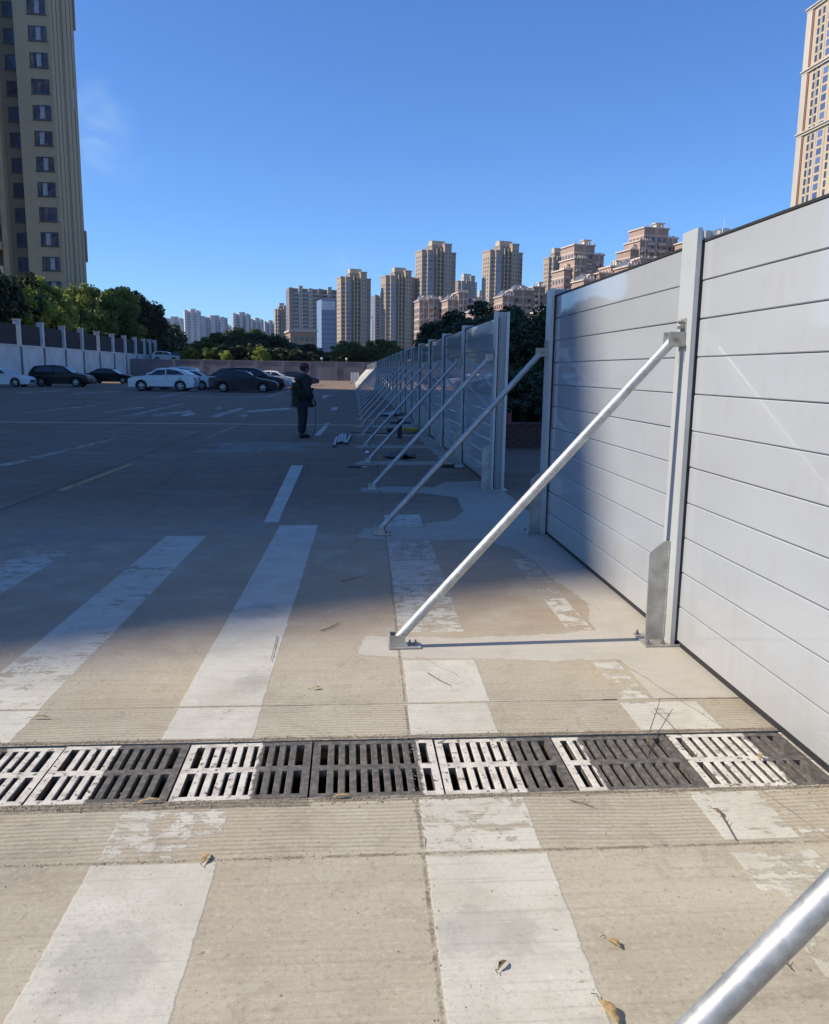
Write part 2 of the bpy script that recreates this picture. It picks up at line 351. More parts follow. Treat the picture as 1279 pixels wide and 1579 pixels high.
simple('rim_alloy', (0.42, 0.43, 0.45), 0.35, 0.8); simple('lamp_red', (0.35, 0.015, 0.015), 0.2); simple('lamp_clear', (0.65, 0.67, 0.70), 0.15, 0.2)
# person / tools
simple('skin', (0.20, 0.11, 0.075), 0.55); simple('jacket_dark', (0.018, 0.021, 0.018), 0.85, 0, 0.3, 14, 0.3); simple('vest_olive', (0.026, 0.031, 0.010), 0.85, 0, 0.4, 10, 0.3)
simple('trouser_dark', (0.018, 0.015, 0.022), 0.9, 0, 0.3, 14, 0.3); simple('shoe_dark', (0.012, 0.012, 0.014), 0.6); simple('cap_red', (0.15, 0.014, 0.02), 0.8); simple('hair', (0.012, 0.01, 0.01), 0.6)
simple('tool_yellow', (0.45, 0.30, 0.02), 0.5, 0, 0.2); simple('tool_black', (0.015, 0.015, 0.017), 0.55); simple('sheet_pale', (0.45, 0.50, 0.52), 0.6); simple('paper_white', (0.70, 0.70, 0.69), 0.7)
simple('bucket_red', (0.30, 0.03, 0.03), 0.6)

# ------------------------------------------------------------------ mesh builder
class MB:
    def __init__(s): s.v = []; s.f = []; s.m = []
    def add(s, vs_, fs, mi=0):
        o = len(s.v); s.v += [tuple(x) for x in vs_]; s.f += [tuple(i+o for i in f) for f in fs]; s.m += [mi]*len(fs); return s
    def box(s, a, b, mi=0):
        (x0, y0, z0), (x1, y1, z1) = a, b
        return s.add([(x0, y0, z0), (x1, y0, z0), (x1, y1, z0), (x0, y1, z0), (x0, y0, z1), (x1, y0, z1), (x1, y1, z1), (x0, y1, z1)],
              [(0, 3, 2, 1), (4, 5, 6, 7), (0, 1, 5, 4), (1, 2, 6, 5), (2, 3, 7, 6), (3, 0, 4, 7)], mi)
    def prism(s, prof, org, ax, ay, az, ln, mi=0):
        o = Vector(org); ax = Vector(ax); ay = Vector(ay); az = Vector(az); n = len(prof)
        vs_ = [o+ax*p[0]+ay*p[1] for p in prof]; vs_ += [q+az*ln for q in vs_]
        fs = [(i, (i+1) % n, n+(i+1) % n, n+i) for i in range(n)] + [tuple(range(n-1, -1, -1)), tuple(range(n, 2*n))]
        return s.add(vs_, fs, mi)
    def tube(s, p0, p1, r0, r1=None, n=12, mi=0, caps=True, hollow=0.0):
        p0 = Vector(p0); p1 = Vector(p1); r1 = r0 if r1 is None else r1
        d = (p1-p0).normalized(); a = d.orthogonal().normalized(); b = d.cross(a)
        cs = [(math.cos(2*math.pi*i/n), math.sin(2*math.pi*i/n)) for i in range(n)]
        vs_ = [p0+(a*c+b*s_)*r0 for c, s_ in cs]+[p1+(a*c+b*s_)*r1 for c, s_ in cs]
        fs = [(i, (i+1) % n, n+(i+1) % n, n+i) for i in range(n)]
        if hollow:
            vs_ += [p0+(a*c+b*s_)*(r0*hollow) for c, s_ in cs]+[p1+(a*c+b*s_)*(r1*hollow) for c, s_ in cs]
            fs += [(2*n+(i+1) % n, 2*n+i, 3*n+i, 3*n+(i+1) % n) for i in range(n)]
            fs += [(i, 2*n+i, 2*n+(i+1) % n, (i+1) % n) for i in range(n)]
            fs += [(n+(i+1) % n, 3*n+(i+1) % n, 3*n+i, n+i) for i in range(n)]
        elif caps: fs += [tuple(range(n-1, -1, -1)), tuple(range(n, 2*n))]
        return s.add(vs_, fs, mi)
    def path(s, pts, r, n=8):
        for a, b in zip(pts, pts[1:]): s.tube(a, b, r if not isinstance(r, (list, tuple)) else r[0], None, n)
        return s
    def mesh(s, name, mats, smooth=False, bevel=0.0, seg=2):
        me = bpy.data.meshes.new(name); me.from_pydata(s.v, [], s.f)
        if isinstance(mats, str): mats = [mats]
        for q in mats: me.materials.append(MATS[q])
        if len(mats) > 1: me.polygons.foreach_set('material_index', s.m)
        bm = bmesh.new(); bm.from_mesh(me)
        bmesh.ops.recalc_face_normals(bm, faces=bm.faces)
        if bevel:
            bmesh.ops.remove_doubles(bm, verts=bm.verts, dist=1e-5)
            ed = [e for e in bm.edges if len(e.link_faces) == 2 and e.calc_face_angle(0) > R(25)]
            bmesh.ops.bevel(bm, geom=ed, offset=bevel, segments=seg, affect='EDGES', profile=0.6, clamp_overlap=True)
        bm.to_mesh(me); bm.free()
        if smooth:
            me.polygons.foreach_set('use_smooth', [True]*len(me.polygons))
            try: me.set_sharp_from_angle(angle=R(38))
            except Exception: pass
        return me
    def build(s, name, mats, parent=None, **kw): return link(name, s.mesh(name, mats, **kw), parent)
def link(name, me, parent=None, loc=None, rz=None):
    o = bpy.data.objects.new(name, me); COL.objects.link(o)
    if parent is not None: o.parent = parent
    if loc is not None: o.location = loc
    if rz is not None: o.rotation_euler = (0, 0, rz)
    return o
def tag(o, label=None, cat=None, group=None, kind=None):
    if label: o['label'] = label
    if cat: o['category'] = cat
    if group: o['group'] = group
    if kind: o['kind'] = kind
    return o
def thing(name, loc, label, cat, group=None, rz=0.0):
    o = link(name, None, None, loc, rz); o.empty_display_size = 0.2
    return tag(o, label, cat, group)
def clone(o, parent=None):
    c = o.copy(); COL.objects.link(c)
    if parent is not None: c.parent = parent
    for ch in list(o.children): clone(ch, c)
    return c

# ------------------------------------------------------------------ ground
GY0, GY1 = 2.775, 3.25                       # drain channel across the lot
SL = 0.016                                   # paving is turned by a degree against the fence
def pav(x, y): return (x + SL*y, y)
def poly(name, pts, z, mat, parent=None, th=0.0):
    if name == 'cement_patch':
        o_ = []
        for (ax_, ay_), (bx_, by_) in zip(pts, pts[1:]+pts[:1]):
            k_ = max(1, int(math.hypot(bx_-ax_, by_-ay_)/0.03))
            o_ += [(ax_+(bx_-ax_)*i/k_+rng.gauss(0, 0.007), ay_+(by_-ay_)*i/k_+rng.gauss(0, 0.007)) for i in range(k_)]
        pts = o_
    b = MB()
    if th: b.prism([(p[0], p[1]) for p in pts], (0, 0, z-th), (1, 0, 0), (0, 1, 0), (0, 0, 1), th)
    else: b.add([(p[0], p[1], z) for p in pts], [tuple(range(len(pts)))])
    return b.build(name, mat, parent)

gb = MB()
ZG = -0.012
gb.add([(-1200, -60, ZG), (1200, -60, ZG), (1200, GY0, ZG), (-1200, GY0, ZG)], [(0, 1, 2, 3)])
gb.add([(-1200, GY1, ZG), (1200, GY1, ZG), (1200, 6.0, ZG), (-1200, 6.0, ZG)], [(0, 1, 2, 3)]); gb.add([(-40, 6.0, ZG), (14, 6.0, ZG), (14, 129, ZG), (-40, 129, ZG)], [(0, 1, 2, 3)])
for x0, x1 in ((-1200, -6.0), (5.0, 1200)): gb.add([(x0, GY0, ZG), (x1, GY0, ZG), (x1, GY1, ZG), (x0, GY1, ZG)], [(0, 1, 2, 3)])
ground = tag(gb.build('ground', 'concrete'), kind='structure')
tr = MB()
for x0, x1, y0, y1 in ((-1200, -40, 6, 129), (14, 1200, 6, 129), (-1200, 1200, 129, 2000)): tr.add([(x0, y0, ZG), (x1, y0, ZG), (x1, y1, ZG), (x0, y1, ZG)], [(0, 1, 2, 3)])
tag(tr.build('terrain', 'soil'), kind='structure')
# drain channel
tb = MB(); zt = -0.42
tb.add([(-6, GY0, ZG), (5, GY0, ZG), (5, GY0, zt), (-6, GY0, zt)], [(0, 1, 2, 3)])
tb.add([(-6, GY1, ZG), (5, GY1, ZG), (5, GY1, zt), (-6, GY1, zt)], [(3, 2, 1, 0)])
tb.add([(-6, GY0, zt), (5, GY0, zt), (5, GY1, zt), (-6, GY1, zt)], [(0, 1, 2, 3)])
for x in (-6, 5): tb.add([(x, GY0, zt), (x, GY1, zt), (x, GY1, ZG), (x, GY0, ZG)], [(0, 1, 2, 3)])
tag(tb.build('drain_channel', 'trench_dirt'), kind='structure')

# concrete slabs: each its own piece, with open joints
def wavy(x0, y0, x1, y1, n, amp):
    """points along an edge with small chips"""
    out = []
    for i in range(n):
        f = i/n; k = amp*(rng.random()**3)
        nx, ny = -(y1-y0), (x1-x0); l = math.hypot(nx, ny)
        out.append((x0+(x1-x0)*f + nx/l*k, y0+(y1-y0)*f + ny/l*k))
    return out
def slab(x0, x1, y0, y1, near=True):
    g = 0.002 if near else 0.007
    a, b, c, d = pav(x0+g, y0+g), pav(x1-g, y0+g), pav(x1-g, y1-g), pav(x0+g, y1-g)
    n = 22 if near else 3; amp = 0.009 if near else 0.005
    pts = wavy(*a, *b, n, amp)+wavy(*b, *c, n, amp)+wavy(*c, *d, n, amp)+wavy(*d, *a, n, amp)
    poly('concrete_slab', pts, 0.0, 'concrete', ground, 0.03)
xj = [-12.5, -8.2, -3.98, 0.19, 4.6]
for y0, y1 in ((-1.6, 2.405), (2.405, GY0), (GY1, 3.62), (3.62, 7.42), (7.42, 12.2), (12.2, 17.0), (17.0, 21.8), (21.8, 26.6), (26.6, 31.4), (31.4, 36.2), (36.2, 41.0)):
    for x0, x1 in zip(xj, xj[1:]):
        if y1 < 5 and x1 < -5: continue
        slab(x0, x1, y0, y1, y1 < 8)
for y0 in range(41, 125, 6):
    for x0, x1 in ((-31, -24), (-24, -18), (-18, -12.5), (-12.5, -8.2), (-8.2, -3.98), (-3.98, 0.19), (0.19, 4.6)): slab(x0, x1, y0, y0+6, False)

# cement patches at the braces and along the fence
def blob(x0, x1, y0, y1, amp=0.05, n=9):
    pts = []
    for (ax, ay), (bx, by) in (((x0, y0), (x1, y0)), ((x1, y0), (x1, y1)), ((x1, y1), (x0, y1)), ((x0, y1), (x0, y0))):
        for i in range(n):
            f = i/n; pts.append((ax+(bx-ax)*f+rng.uniform(-amp, amp), ay+(by-ay)*f+rng.uniform(-amp, amp)))
    return pts
poly('cement_patch', [(0.08, 4.62), (0.02, 4.30), (0.30, 4.24), (0.72, 4.22), (1.1, 4.16), (1.28, 4.18), (1.34, 3.95), (1.42, 3.75), (1.47, 3.63), (2.02, 3.63), (2.05, 4.6), (1.9, 5.2), (1.62, 5.3), (1.5, 4.85), (1.36, 4.64), (1.0, 4.60), (0.6, 4.56), (0.33, 4.60)], 0.00006, 'cement_patch', ground)
poly('cement_patch', [(1.62, 5.2), (1.98, 5.2), (2.0, 9.2), (2.0, 11.6), (1.3, 11.4), (1.1, 10.9), (0.5, 10.95), (0.1, 10.8), (0.12, 10.45), (0.9, 10.35), (1.3, 10.0), (1.25, 9.0), (1.05, 8.4), (0.5, 8.1), (0.1, 7.95), (0.05, 7.5), (0.5, 7.36), (1.2, 7.42), (1.45, 7.0), (1.5, 6.2)], 0.00007, 'cement_patch', ground)
for k, fy in enumerate((13.8, 16.85, 19.9, 23.0, 26.1)):
    poly('cement_patch', blob(0.08, 1.98, fy-0.25, fy+0.28, 0.06), 0.00006, 'cement_patch', ground)
    poly('cement_patch', blob(1.55, 1.985, fy+0.38, fy+2.75, 0.05), 0.00006, 'cement_patch', ground)

# painted markings
def sheet(pts, mat, z=0.001, name='painted_stripe', mg=0.02):
    """thin worn sheet: corners a-b across, a-d along; the material decides where the paint ends"""
    a, b, c, d = [Vector((p_[0], p_[1])) for p_ in pts]
    w = ((b-a).length+(c-d).length)/2; l = ((d-a).length+(c-b).length)/2
    eu = (b-a+c-d).normalized(); ev = (d-a+c-b).normalized()
    q = [(a-eu*mg-ev*mg, (-mg, -mg)), (b+eu*mg-ev*mg, (w+mg, -mg)), (c+eu*mg+ev*mg, (w+mg, l+mg)), (d-eu*mg+ev*mg, (-mg, l+mg))]
    mb = MB(); mb.add([(p_.x, p_.y, z) for p_, _ in q], [(0, 1, 2, 3)])
    me = bpy.data.meshes.new(name); me.from_pydata(mb.v, [], mb.f); me.materials.append(MATS[mat])
    for nm in ('near', 'far'):
        lay = me.uv_layers.new(name=nm)
        for li, lp in enumerate(me.loops):
            uv = q[lp.vertex_index][1]; lay.data[li].uv = uv if nm == 'near' else (w-uv[0], l-uv[1])
    if me.polygons[0].normal.z < 0: me.flip_normals()
    return link(name, me, ground)
_zc = [0]
def stripe(pts, mat, z=0.001, name='painted_stripe'):
    _zc[0] = (_zc[0]+1) % 9
    return sheet(pts[:4], mat, 0.00015+_zc[0]*0.00001, name)
def srect(x0, x1, y0, y1, mat): return stripe([pav(x0, y0), pav(x1, y0), pav(x1, y1), pav(x0, y1)], mat)
srect(-0.86, -0.465, 0.7, 2.395, 'paint_good'); srect(-0.85, -0.48, 2.42, 2.755, 'paint_bad'); srect(-0.86, -0.475, 3.275, 3.61, 'paint_good'); srect(-0.865, -0.48, 3.63, 8.13, 'paint_good')
srect(-1.86, -1.47, 1.0, 2.395, 'paint_good'); srect(-1.87, -1.48, 3.275, 3.61, 'paint_good'); srect(-1.865, -1.49, 3.63, 7.60, 'paint_worn')
srect(-2.88, -2.51, 3.63, 6.98, 'paint_bad')
srect(0.20, 0.60, 0.6, 2.392, 'paint_good'); srect(0.20, 0.59, 2.415, 2.755, 'paint_worn'); srect(0.20, 0.585, 3.27, 3.61, 'paint_good'); srect(0.205, 0.60, 3.63, 4.2, 'paint_good')
srect(0.20, 0.60, 4.68, 7.40, 'paint_bad'); srect(0.20, 0.59, 8.05, 8.75, 'paint_worn')
srect(1.21, 1.50, 0.9, 2.36, 'paint_faint'); srect(1.22, 1.50, 2.43, 2.755, 'paint_worn'); srect(1.505, 1.66, 2.43, 2.755, 'paint_bad'); srect(1.22, 1.60, 3.27, 3.59, 'paint_worn')
srect(1.24, 1.385, 3.63, 4.15, 'paint_bad'); srect(1.24, 1.40, 4.7, 6.6, 'paint_bad')
def qpx(pts, mat): return stripe([tuple(G(u, v)[:2]) for u, v in pts], mat)
qpx([(450, 718), (469, 718), (430, 806), (408, 806)], 'paint_good')
qpx([(485, 672), (495, 672), (507, 657), (500, 657)], 'paint_worn'); qpx([(500, 655), (507, 655), (511, 653), (504, 653)], 'paint_worn')
qpx([(88, 757), (100, 757), (207, 716), (199, 716)], 'paint_yellow')
qpx([(0, 722), (0, 716), (190, 673), (194, 674)], 'paint_faint'); qpx([(320, 675), (324, 676), (367, 657), (364, 657)], 'paint_faint')
yl = 23.6; stripe([(-14, yl-0.09), (1.6, yl-0.09), (1.6, yl+0.09), (-14, yl+0.09)], 'sunline_cream')  # sunlit line across the lot, painted as a warm cream strip
yl = 20.2; stripe([(-14, yl-0.03), (-5.0, yl-0.03), (-5.0, yl+0.04), (-14, yl+0.04)], 'paint_faint')
for u0, v0, u1, v1, w in ((232, 640, 300, 633, 4), (278, 640, 304, 637, 4), (325, 642, 378, 629, 4), (368, 642, 385, 639, 5), (378, 634, 452, 629, 4), (200, 640, 288, 622, 1.5), (150, 637, 230, 627, 1.5), (30, 637, 150, 625, 1.5), (330, 632, 345, 627, 2),
                          (25, 606, 105, 602, 2), (110, 607, 190, 603, 2), (240, 621, 265, 620, 2), (200, 612, 330, 610, 1.5), (240, 613, 310, 600, 1.5), (408, 612, 452, 601, 2), (300, 613, 420, 612, 1.2)):
    qpx([(u0, v0), (u0+8, v0+w*0.6), (u1, v1+w*0.6), (u1-8, v1)], 'paint_faint' if w < 3 else 'paint_bad')
qpx([(497, 614), (503, 614), (507, 610), (502, 610)], 'paint_worn'); qpx([(497, 611), (512, 611), (511, 609.5), (499, 609.5)], 'paint_worn')
qpx([(510, 633), (520, 633), (523, 628), (514, 628)], 'paint_worn')
# pale dusty smears
sheet([tuple(G(u, v)[:2]) for u, v in ((-60, 852), (140, 850), (235, 815), (60, 815))], 'dust_film', 0.0001, 'dust_smear', 0.0)
sheet([tuple(G(u, v)[:2]) for u, v in ((285, 699), (480, 699), (500, 682), (330, 682))], 'dust_film', 0.0001, 'dust_smear', 0.0)
sheet([tuple(G(u, v)[:2]) for u, v in ((330, 820), (420, 820), (430, 800), (350, 800))], 'dust_film', 0.0001, 'dust_smear', 0.0)

# gritty mortar, pebbles and crumbs along the drain edges and joints
gm = MB()
def crumb(x, y, r, z=0.0):
    vs_ = []
    for (a, b, c) in ((1, 0, 0), (-1, 0, 0), (0, 1, 0), (0, -1, 0), (0, 0, 1), (0, 0, -0.4)):
        k = r*rng.uniform(0.6, 1.3); vs_.append((x+a*k, y+b*k, z+c*k*0.8))
    gm.add(vs_, [(0, 2, 4), (2, 1, 4), (1, 3, 4), (3, 0, 4), (2, 0, 5), (1, 2, 5), (3, 1, 5), (0, 3, 5)])
for i in range(2600):
    x = rng.uniform(-2.4, 2.2)
    side = rng.random() < 0.5
    y = (GY0-abs(rng.gauss(0, 0.022))-0.002) if side else (GY1+abs(rng.gauss(0, 0.018))+0.002)
    dens = math.sin(x*3.1+(2 if side else 0))*math.sin(x*7.7+1)
    if dens < rng.uniform(-1.1, 0.7): continue
    crumb(x, y, rng.uniform(0.0015, 0.0055), 0.0015)
for i in range(500):
    y = rng.uniform(1.2, 8); x = 0.19+SL*y+rng.gauss(0, 0.012); crumb(x, y, rng.uniform(0.001, 0.004), 0.001)
for i in range(500):
    x = rng.uniform(-2, 2); crumb(x, 2.405+rng.gauss(0, 0.010), rng.uniform(0.001, 0.0035), 0.001)
for i in range(700):
    y = rng.uniform(1.2, 9); x = rng.uniform(-2.6, 1.8)*min(1, y/3); crumb(x, y, rng.uniform(0.001, 0.004), 0.001)
tag(gm.build('gravel', 'pebble'), 'fine grit and crumbs of mortar along the drain edges', None, None, 'stuff')
for x0, x1, y0, y1 in ((-2.7, 1.95, GY1-0.001, GY1+0.035), (-2.7, -0.15, GY0-0.06, GY0+0.001), (-0.15, 1.95, GY0-0.03, GY0+0.001), (-2.6, 1.95, 2.397, 2.413), (-2.6, 1.2, 3.617, 3.624)):
    sheet([(x0, y0), (x1, y0), (x1, y1), (x0, y1)], 'edge_dirt', 0.00030, 'dirt_edge', 0.0)
for y0, y1 in ((1.0, 2.40), (2.43, 2.75), (3.28, 3.6), (3.64, 7.4), (7.44, 12.0)):
    sheet([(0.183+SL*y0, y0), (0.197+SL*y0, y0), (0.197+SL*y1, y1), (0.183+SL*y1, y1)], 'edge_dirt', 0.00032, 'dirt_edge', 0.0)
# cracks
def crack(pts, w=0.004):
    b = MB()
    L = []; Rr = []
    for i, (x, y) in enumerate(pts):
        q = w*rng.uniform(0.3, 1.0); L.append((x-q/2, y-q/3, 0.0005)); Rr.append((x+q/2, y+q/3, 0.0005))
    n = len(pts); b.add(L+Rr, [(i, i+1, n+i+1, n+i) for i in range(n-1)])
    b.build('crack', 'dirt', ground)
def meander(a, b, n, amp):
    return [(a[0]+(b[0]-a[0])*i/n+rng.uniform(-amp, amp), a[1]+(b[1]-a[1])*i/n+rng.uniform(-amp, amp)) for i in range(n+1)]
crack(meander((0.225, 2.76), (0.24, 2.42), 10, 0.012), 0.007)
crack(meander((1.45, 4.18), (1.66, 3.25), 12, 0.008), 0.006); crack(meander((1.55, 2.75), (1.62, 2.42), 6, 0.004), 0.006)
crack(meander((1.66, 5.1), (1.35, 5.9), 9, 0.02)); crack(meander((0.4, 4.2), (0.55, 3.95), 5, 0.01))

# ------------------------------------------------------------------ drain grates
GW = 0.51; GZ = -0.004; gx0 = -2.715
whites = [(0.0, 0.5), (0.2, 0.9), (0.55, 1.2), (-0.1, 0.43), (-0.1, 0.58), (0.85, 1.2), (-0.1, 0.62), (-0.1, 0.22), (-0.1, 0.68), (0, 0.4)]
glabels = ['drain grate half painted white at the far end of the drain from the fence', 'drain grate with white paint across its middle slots', 'drain grate whose half next to a wide white grate half is dark iron',
           'drain grate half white and half dark, opposite the second white stripe from the fence brace', 'drain grate with white paint over seven slots, in line with the long white stripe', 'mostly dark iron drain grate with only one narrow white painted edge',
           'drain grate painted white in line with the stripe beside the slab joint', 'dark iron drain grate with a thin white strip and a dry twig lying on it', 'mostly white painted drain grate running up to the grey fence', 'drain grate on the back side of the grey fence']
barme = None
for i in range(10):
    x0 = gx0+i*GW; xc = x0+GW/2
    m, t, p, _ = new_mat('grate_%d' % i)
    geo = t.n('ShaderNodeNewGeometry'); sx = t.n('ShaderNodeSeparateXYZ'); t.l(geo.outputs['Position'], sx.inputs[0])
    P = geo.outputs['Position']; a, b = whites[i]
    nz = t.math('MULTIPLY_ADD', t.noise(P, 22, 5), 0.05, -0.025)
    xx = t.math('ADD', sx.outputs[0], nz)
    inside = t.math('MULTIPLY', t.ramp(xx, x0+a*GW-0.006, x0+a*GW+0.006), t.math('SUBTRACT', 1.0, t.ramp(xx, x0+b*GW-0.006, x0+b*GW+0.006)))
    chip = t.ramp(t.noise(P, 34, 6, 0.7), 0.62, 0.56)
    gn = t.n('ShaderNodeSeparateXYZ'); t.l(geo.outputs['True Normal'], gn.inputs[0])
    topf = t.ramp(gn.outputs[2], 0.35, 0.6); msk = t.math('MULTIPLY', topf, t.math('MULTIPLY', inside, chip))
    iron = t.mix(t.ramp(t.noise(P, 30, 5, 0.7), 0.35, 0.7), (0.060, 0.056, 0.052), (0.155, 0.140, 0.120))
    iron = t.mix(t.math('MULTIPLY', t.ramp(t.noise(P, 7, 4), 0.55, 0.75), 0.4), iron, (0.15, 0.085, 0.05))
    wh = t.mix(t.ramp(t.noise(P, 16, 5), 0.4, 0.75), (0.56, 0.53, 0.47), (0.36, 0.325, 0.28))
    t.l(t.mix(msk, iron, wh), p.inputs['Base Color']); p.inputs['Roughness'].default_value = 0.75
    bump_to(t, p, t.noise(P, 160, 3), 0.4, 0.003)
    gr = thing('drain_grate', (xc, (GY0+GY1)/2, 0), glabels[i], 'drain grate', 'drain grates across the lot')
    gr.rotation_euler = (rng.uniform(-0.006, 0.006), rng.uniform(-0.006, 0.006), rng.uniform(-0.006, 0.006)); gr.location.z = GZ+rng.uniform(-0.003, 0.002)
    hw = GW/2-0.004; hd = (GY1-GY0)/2-0.008; fw = 0.030; zz = -0.03
    fb = MB()
    fb.box((-hw, -hd, zz), (hw, -hd+fw, 0)); fb.box((-hw, hd-fw, zz), (hw, hd, 0)); fb.box((-hw, -hd+fw, zz), (-hw+fw, hd-fw, 0)); fb.box((hw-fw, -hd+fw, zz), (hw, hd-fw, 0))
    fb.box((-hw+fw, -0.021, zz), (hw-fw, 0.021, -0.0005))
    fb.build('frame', 'grate_%d' % i, gr)
    if barme is None:
        bb = MB(); bl = (hd-fw-0.021); bb.prism([(-0.0115, -0.03), (0.0115, -0.03), (0.0138, -0.004), (0.011, -0.0006), (-0.011, -0.0006), (-0.0138, -0.004)], (0, -bl/2, 0), (1, 0, 0), (0, 0, 1), (0, 1, 0), bl)
        barme = bb.mesh('bar', 'grate_0')
    NB = 9; span = 2*(hw-fw)
    for row in (-1, 1):
        for k in range(NB):
            o = link('bar', barme, gr, (-hw+fw+span*(k+1)/(NB+1), row*(0.021+bl/2), 0))
            o.material_slots[0].link = 'OBJECT'; o.material_slots[0].material = MATS['grate_%d' % i]

# ------------------------------------------------------------------ fence
FX = 1.875                                   # front face of the boards
ys = [-1.95, 1.185, 4.42, 7.64, 10.63, 13.80, 16.85, 19.90, 23.0]
while ys[-1] < 104: ys.append(ys[-1]+3.1)
PO = 0.05                                    # post stands 5 cm beyond the brace plane
ZB, ZT, NBRD = 0.035, 2.255, 11
bh = (ZT-ZB)/NBRD
bmesh_cache = {}
def board_mesh(L):
    k = round(L, 2)
    if k not in bmesh_cache:
        g = 0.0034; h = bh
        prof = [(0.004, g-0.001), (0, g+0.003), (0, h-g-0.003), (0.004, h-g+0.001), (0.020, h-g+0.001), (0.020, h+g), (0.050, h+g), (0.050, h-g+0.001), (0.090, h-g+0.001), (0.090, g-0.001)]
        b = MB(); b.prism(prof, (0, -L/2, 0), (1, 0, 0), (0, 0, 1), (0, 1, 0), L)
        s_ = MB(); s_.box((0.012, -L/2, -ZB), (0.07, L/2, -0.002))
        c_ = MB(); c_.prism([(-0.006, 0), (0.096, 0), (0.096, 0.012), (-0.006, 0.012)], (0, -L/2, 0), (1, 0, 0), (0, 0, 1), (0, 1, 0), L)
        bmesh_cache[k] = (b.mesh('board', 'board_grey'), s_.mesh('bottom_seal', 'rubber'), c_.mesh('top_trim', 'fence_dark'))
    return bmesh_cache[k]
def panel(i, label, group=None):
    ya, yb = ys[i]+PO+0.024, ys[i+1]+PO-0.024
    L = yb-ya; bm_, sm_, cm_ = board_mesh(L)
    t_ = thing('fence_section', (FX, (ya+yb)/2, 0), label, 'fence section', group)
    for k in range(NBRD):
        o = link('board', bm_, t_, (rng.uniform(-0.0012, 0.0012), 0, ZB+k*bh))
        o.rotation_euler = (rng.gauss(0, 0.0004), rng.gauss(0, 0.0028), rng.gauss(0, 0.0005))
    link('bottom_seal', sm_, t_, (0, 0, ZB)); link('top_trim', cm_, t_, (0, 0, ZT-0.002))
    return t_
# post profile: H section with lips, front flange proud of the boards
pw = 0.10
prof = [(-0.042, -pw), (-0.042, pw), (-0.016, pw), (-0.016, pw-0.012), (-0.024, pw-0.012), (-0.024, 0.055), (-0.010, 0.055), (-0.010, 0.018), (0.030, 0.014), (0.034, 0.024), (0.058, 0.024), (0.062, 0.014), (0.100, 0.018), (0.100, 0.055), (0.114, 0.055), (0.114, pw-0.012),
        (0.094, pw-0.012), (0.094, pw), (0.132, pw)]
prof = prof + [(a, -b) for a, b in reversed(prof)][:-1]
# clean duplicate
_pp = []
for q in prof:
    if not _pp or (abs(q[0]-_pp[-1][0])+abs(q[1]-_pp[-1][1])) > 1e-6: _pp.append(q)
prof = _pp
PHGT = 2.325
pb = MB(); pb.prism(prof, (0, 0, 0.012), (1, 0, 0), (0, 1, 0), (0, 0, 1), PHGT-0.012); post_me = pb.mesh('column', 'post_grey')
gk = MB(); gk.box((-0.0155, -pw+0.001, 0.03), (-0.0015, -pw+0.012, 2.25)); gk.box((-0.0155, pw-0.012, 0.03), (-0.0015, pw-0.001, 2.25)); gk_me = gk.mesh('gasket', 'rubber')
bp = MB(); bp.box((-0.19, -0.115, 0.0), (0.18, 0.115, 0.012)); bp_me = bp.mesh('base_plate', 'galv_dull', bevel=0.002)
gs = MB(); gs.prism([(-0.043, 0.012), (-0.155, 0.012), (-0.155, 0.52), (-0.150, 0.535), (-0.075, 0.60), (-0.043, 0.605)], (0, -0.006, 0), (1, 0, 0), (0, 0, 1), (0, 1, 0), 0.012); gs_me = gs.mesh('gusset_plate', 'galv_dull')
wd = MB()
for k in range(26):
    z0 = 0.03+k*0.022; q = rng.uniform(0.004, 0.008); wd.tube((-0.046, -0.009, z0), (-0.046, -0.009, z0+0.024), q, q*0.8, 6)
wd_me = wd.mesh('weld_bead', 'galvanised', smooth=True)
def bolt_mesh(r=0.011, h=0.012, stud=0.014):
    b = MB(); b.tube((0, 0, 0), (0, 0, 0.003), r*1.5, None, 14); b.tube((0, 0, 0.003), (0, 0, 0.003+h), r, None, 6); b.tube((0, 0, 0.003+h), (0, 0, 0.003+h+stud), r*0.55, None, 8)
    return b.mesh('bolt', 'bolt_steel')
bolt_me = bolt_mesh()
def post(i, label, group=None):
    t_ = thing('fence_post', (FX, ys[i]+PO, 0), label, 'fence post', group)
    t_.rotation_euler = (rng.gauss(0, 0.0015), rng.gauss(0, 0.0015), 0)
    link('column', post_me, t_); link('gasket', gk_me, t_); link('base_plate', bp_me, t_); link('gusset_plate', gs_me, t_)
    if ys[i] < 30:
        link('weld_bead', wd_me, t_)
        for bx, by in ((-0.17, -0.09), (-0.17, 0.09), (-0.08, -0.085), (-0.08, 0.085)): link('bolt', bolt_me, t_, (bx, by, 0.012))
    return t_
